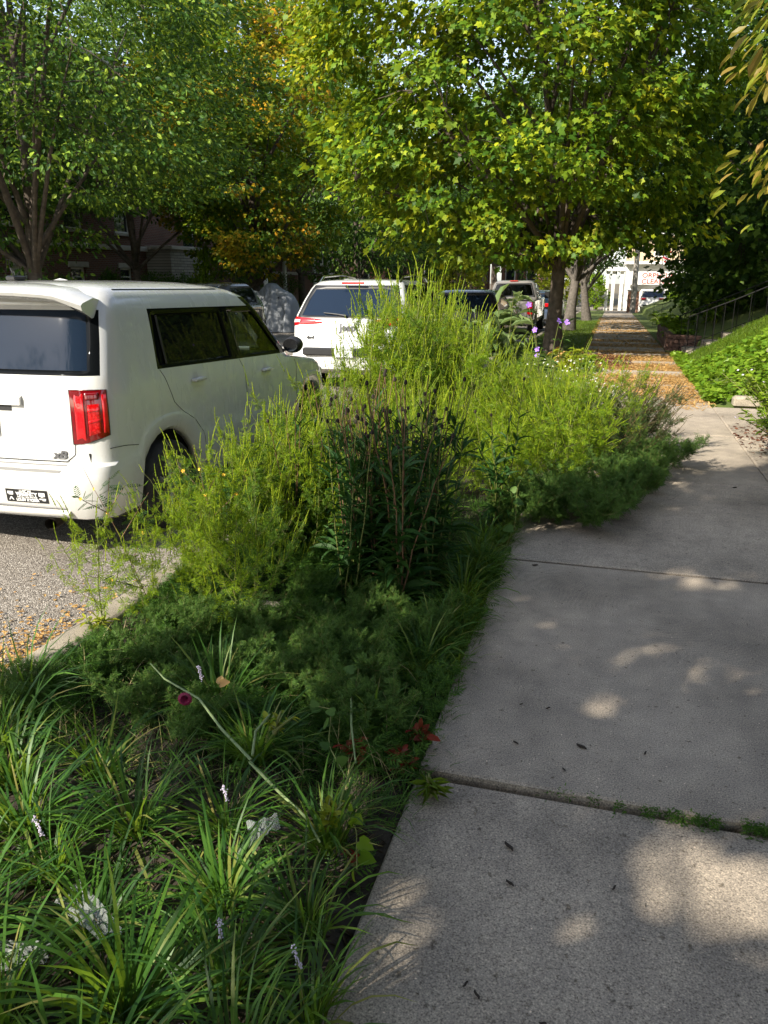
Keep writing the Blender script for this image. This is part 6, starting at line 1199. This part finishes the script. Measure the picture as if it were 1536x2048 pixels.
small('green_seedling', 64, (-.42, 2.02, -.01), 'narrow-leaved green seedling reaching over the concrete by the joint', M_GRASS, .07, 16, .06, tm=(T_LANCE, F_LANCE)); small('green_seedling', 65, (-.94, 2.0, .14), 'yellow-green sprout on top of the liriope beside the pale stalk', M_YEL, .035, 14, .06); small('green_seedling', 66, (-.38, 1.10, 0), 'green weed spreading onto the concrete at the bottom edge', M_GRASS, .06, 22, .07, tm=(T_LANCE, F_LANCE)); small('green_seedling', 68, (-.66, 1.70, .05), 'yellow-green leafy sprout beside the crumpled plastic', M_YEL, .04, 16, .09); small('green_seedling', 69, (-2.17, 2.75, .0), 'bright sprout growing over the kerb beside the road', M_YEL, .07, 16, .06, tm=(T_LANCE, F_LANCE))
# petunia-like bloom, dry leaf, plastic scraps, pale stone
mb = MB(); mb.lathe([(.004, -.03), (.007, -.01), (.016, .006), (.025, .002)], (0, 0, 0), n=10); o = mb.obj('burgundy_flower', M_BURG, None, True); o.location = (-1.30, 2.06, .17); o.rotation_euler = (1.5, .5, .3); tag(o, 'single burgundy trumpet flower among the liriope', 'flower')
mb = MB(); V, F = leaves(np.array([[0, 0, 0.], [0, 0, 0]]), np.array([[1, .2, .3], [-.3, 1, .5]]), np.array([[0, -.6, 1.], [.5, -.3, 1]]), .038, T_HEART, F_HEART); o = meshobj('dry_leaf', V, F, M_LIT, None); o.location = (-1.24, 2.2, .16); tag(o, 'curled brown dead leaf just right of the burgundy flower', 'leaf')
def plastic(name, loc, sx, sy, rz, label, seed):
    n = 16; V = [((i/n-.5)*sx, (j/n-.5)*sy*(1-.4*i/n), .03*noise.noise(Vector((i*.22+seed, j*.22, 2)))+.008*noise.noise(Vector((i*.6+seed, j*.6, 7)))) for j in range(n+1) for i in range(n+1)]
    F = [(j*(n+1)+i, j*(n+1)+i+1, (j+1)*(n+1)+i+1, (j+1)*(n+1)+i) for j in range(n) for i in range(n)]
    m, nt_, b_ = newmat('clear_plastic'); b_.inputs['Base Color'].default_value = (.45, .48, .48, 1); b_.inputs['Roughness'].default_value = .25; b_.inputs['Alpha'].default_value = .38
    o = meshobj(name, V, [F], m, None, smooth=False); o.location = loc; o.rotation_euler = (.25, -.15, rz); tag(o, label, 'litter')
plastic('plastic_wrapper', (-1.12, 1.27, .05), .26, .08, -.5, 'torn clear plastic wrapper lying in the bottom-left liriope', 3); plastic('plastic_wrapper', (-.80, 1.60, .12), .085, .07, .6, 'small crumpled clear plastic scrap near the sidewalk edge', 9); plastic('plastic_wrapper', (-1.22, 1.13, .03), .16, .08, .3, 'second sheet of clear plastic below the torn wrapper', 14)
mb = MB(); mb.bbox((-1.52, 3.12, .02), (.22, .13, .05), .02); o = mb.obj('pale_stone', M_CONC2, None, True); tag(o, 'pale flat stone half hidden in the weeds left of the central clump', 'stone')
mb = MB(); mb.bbox((2.35, 12.2, float(bank(np.array(2.35), np.array(12.2)))+.10), (.34, .2, .07), .02); tag(mb.obj('pale_stone', M_CONC2, None, True), 'pale flat stone lying on the ivy bank', 'stone')
for i, nm in enumerate(('first edging stone where the ivy meets the sidewalk', 'edging stone between the first and the last by the ivy', 'edging stone of the ivy bed furthest from the sidewalk')): mb = MB(); mb.bbox((1.75+.42*i, 10.55+.05*math.sin(i*2), .06), (.38, .2, .14), .03); tag(mb.obj('edging_stone', M_CONC2, None, True), nm, 'stone')
# dark shrubs against the far facade and shrubs at the right
def shrub(name, seed, loc, r, n, lm, label, L=.09, group=None, tm=(T_LEAF, F_LEAF)):
    rs = np.random.RandomState(seed); root = thing(name, loc, 0, label, 'shrub', group); C = crown_points(rs, (0, 0, r[2]*.9), r, n, .05, .5, seed=seed*1.3)
    K = 4; st = np.array([np.linspace((rs.normal(0, .06), rs.normal(0, .06), 0), c, K) for c in C[:14]]); V, F = tubes(st, np.broadcast_to(np.linspace(.02, .006, K), (14, K)), 4); meshobj('branches', V, [F], M_BARK, root)
    P = np.repeat(C, 9, 0)+rs.normal(0, .09, (n*9, 3)); D = unit(P-[0, 0, r[2]*.6])+rs.normal(0, .6, P.shape); N = rs.normal(0, .5, P.shape); N[:, 2] += 1; V, F = leaves(P, D, N, L*rs.uniform(.6, 1.3, len(P)), *tm); meshobj('foliage', V, F, lm, root); return root
GS = 'dark shrubs along the far facade'
for i, (x, y, r, l) in enumerate([(-19.1, 24.5, .8, 'below the stone band at the left'), (-19.1, 27.5, 1.0, 'in the middle of the brick wall'), (-18.6, 30.0, 1.0, 'just left of the stone porch'), (-18.2, 31.6, .9, 'touching the stone porch'), (-19.3, 40, .9, 'right of the iron-railed steps'), (-19.3, 45, 1.0, 'under the white columns'), (-19, 20, 1.0, 'at the far left behind the tree')]):
    shrub('facade_shrub', 70+i, (x, y, .35), (r, r, r*.75), 260, M_DARK, 'dark shrub '+l, group=GS)
shrub('young_shrub', 81, (-13.4, 25.0, -.2), (.45, .6, .75), 130, M_YEL, 'yellow-green young shrub between the dark SUV and the tarp', .12); shrub('climbing_vine', 82, (-14.9, 27.5, -.1), (.4, .4, 1.5), 200, M_HOSTA, 'upright leafy sapling lit by the sun, above the dark SUV', .14)
shrub('yard_shrub', 83, (4.6, 20.6, .8), (1.3, 1.2, 1.3), 420, M_DARK, 'dark shrub behind the garden step railings', .1); shrub('yard_shrub', 84, (3.4, 30.5, .3), (1.3, 1.6, 1.0), 400, M_DARK, 'shrub behind the far hostas on the right', .1); shrub('yard_shrub', 85, (5.4, 15.9, .9), (1.0, 1.2, 1.1), 300, M_DARK, 'shrub at the top of the ivy bank by the right edge', .1)
shrub('street_shrub', 86, (-4.6, 74, -.8), (2.2, 2, 2.6), 400, M_YEL, 'sunlit yellow-green bush beyond the cross street', .3); shrub('street_shrub', 87, (-13.0, 68.5, -.8), (2.2, 2, 2.4), 400, M_YEL, 'sunlit yellow-green bush in front of the distant brick row', .3); shrub('street_shrub', 88, (-1.2, 64.2, -.8), (1.0, 1, 1.4), 200, M_HOSTA, 'small green bush beside the traffic signal', .2)
shrub('yard_shrub', 89, (4.6, 54, -.6), (1.3, 1.0, .9), 300, M_HOSTA, 'leafy bush hiding the right side of the distant white car', .16)
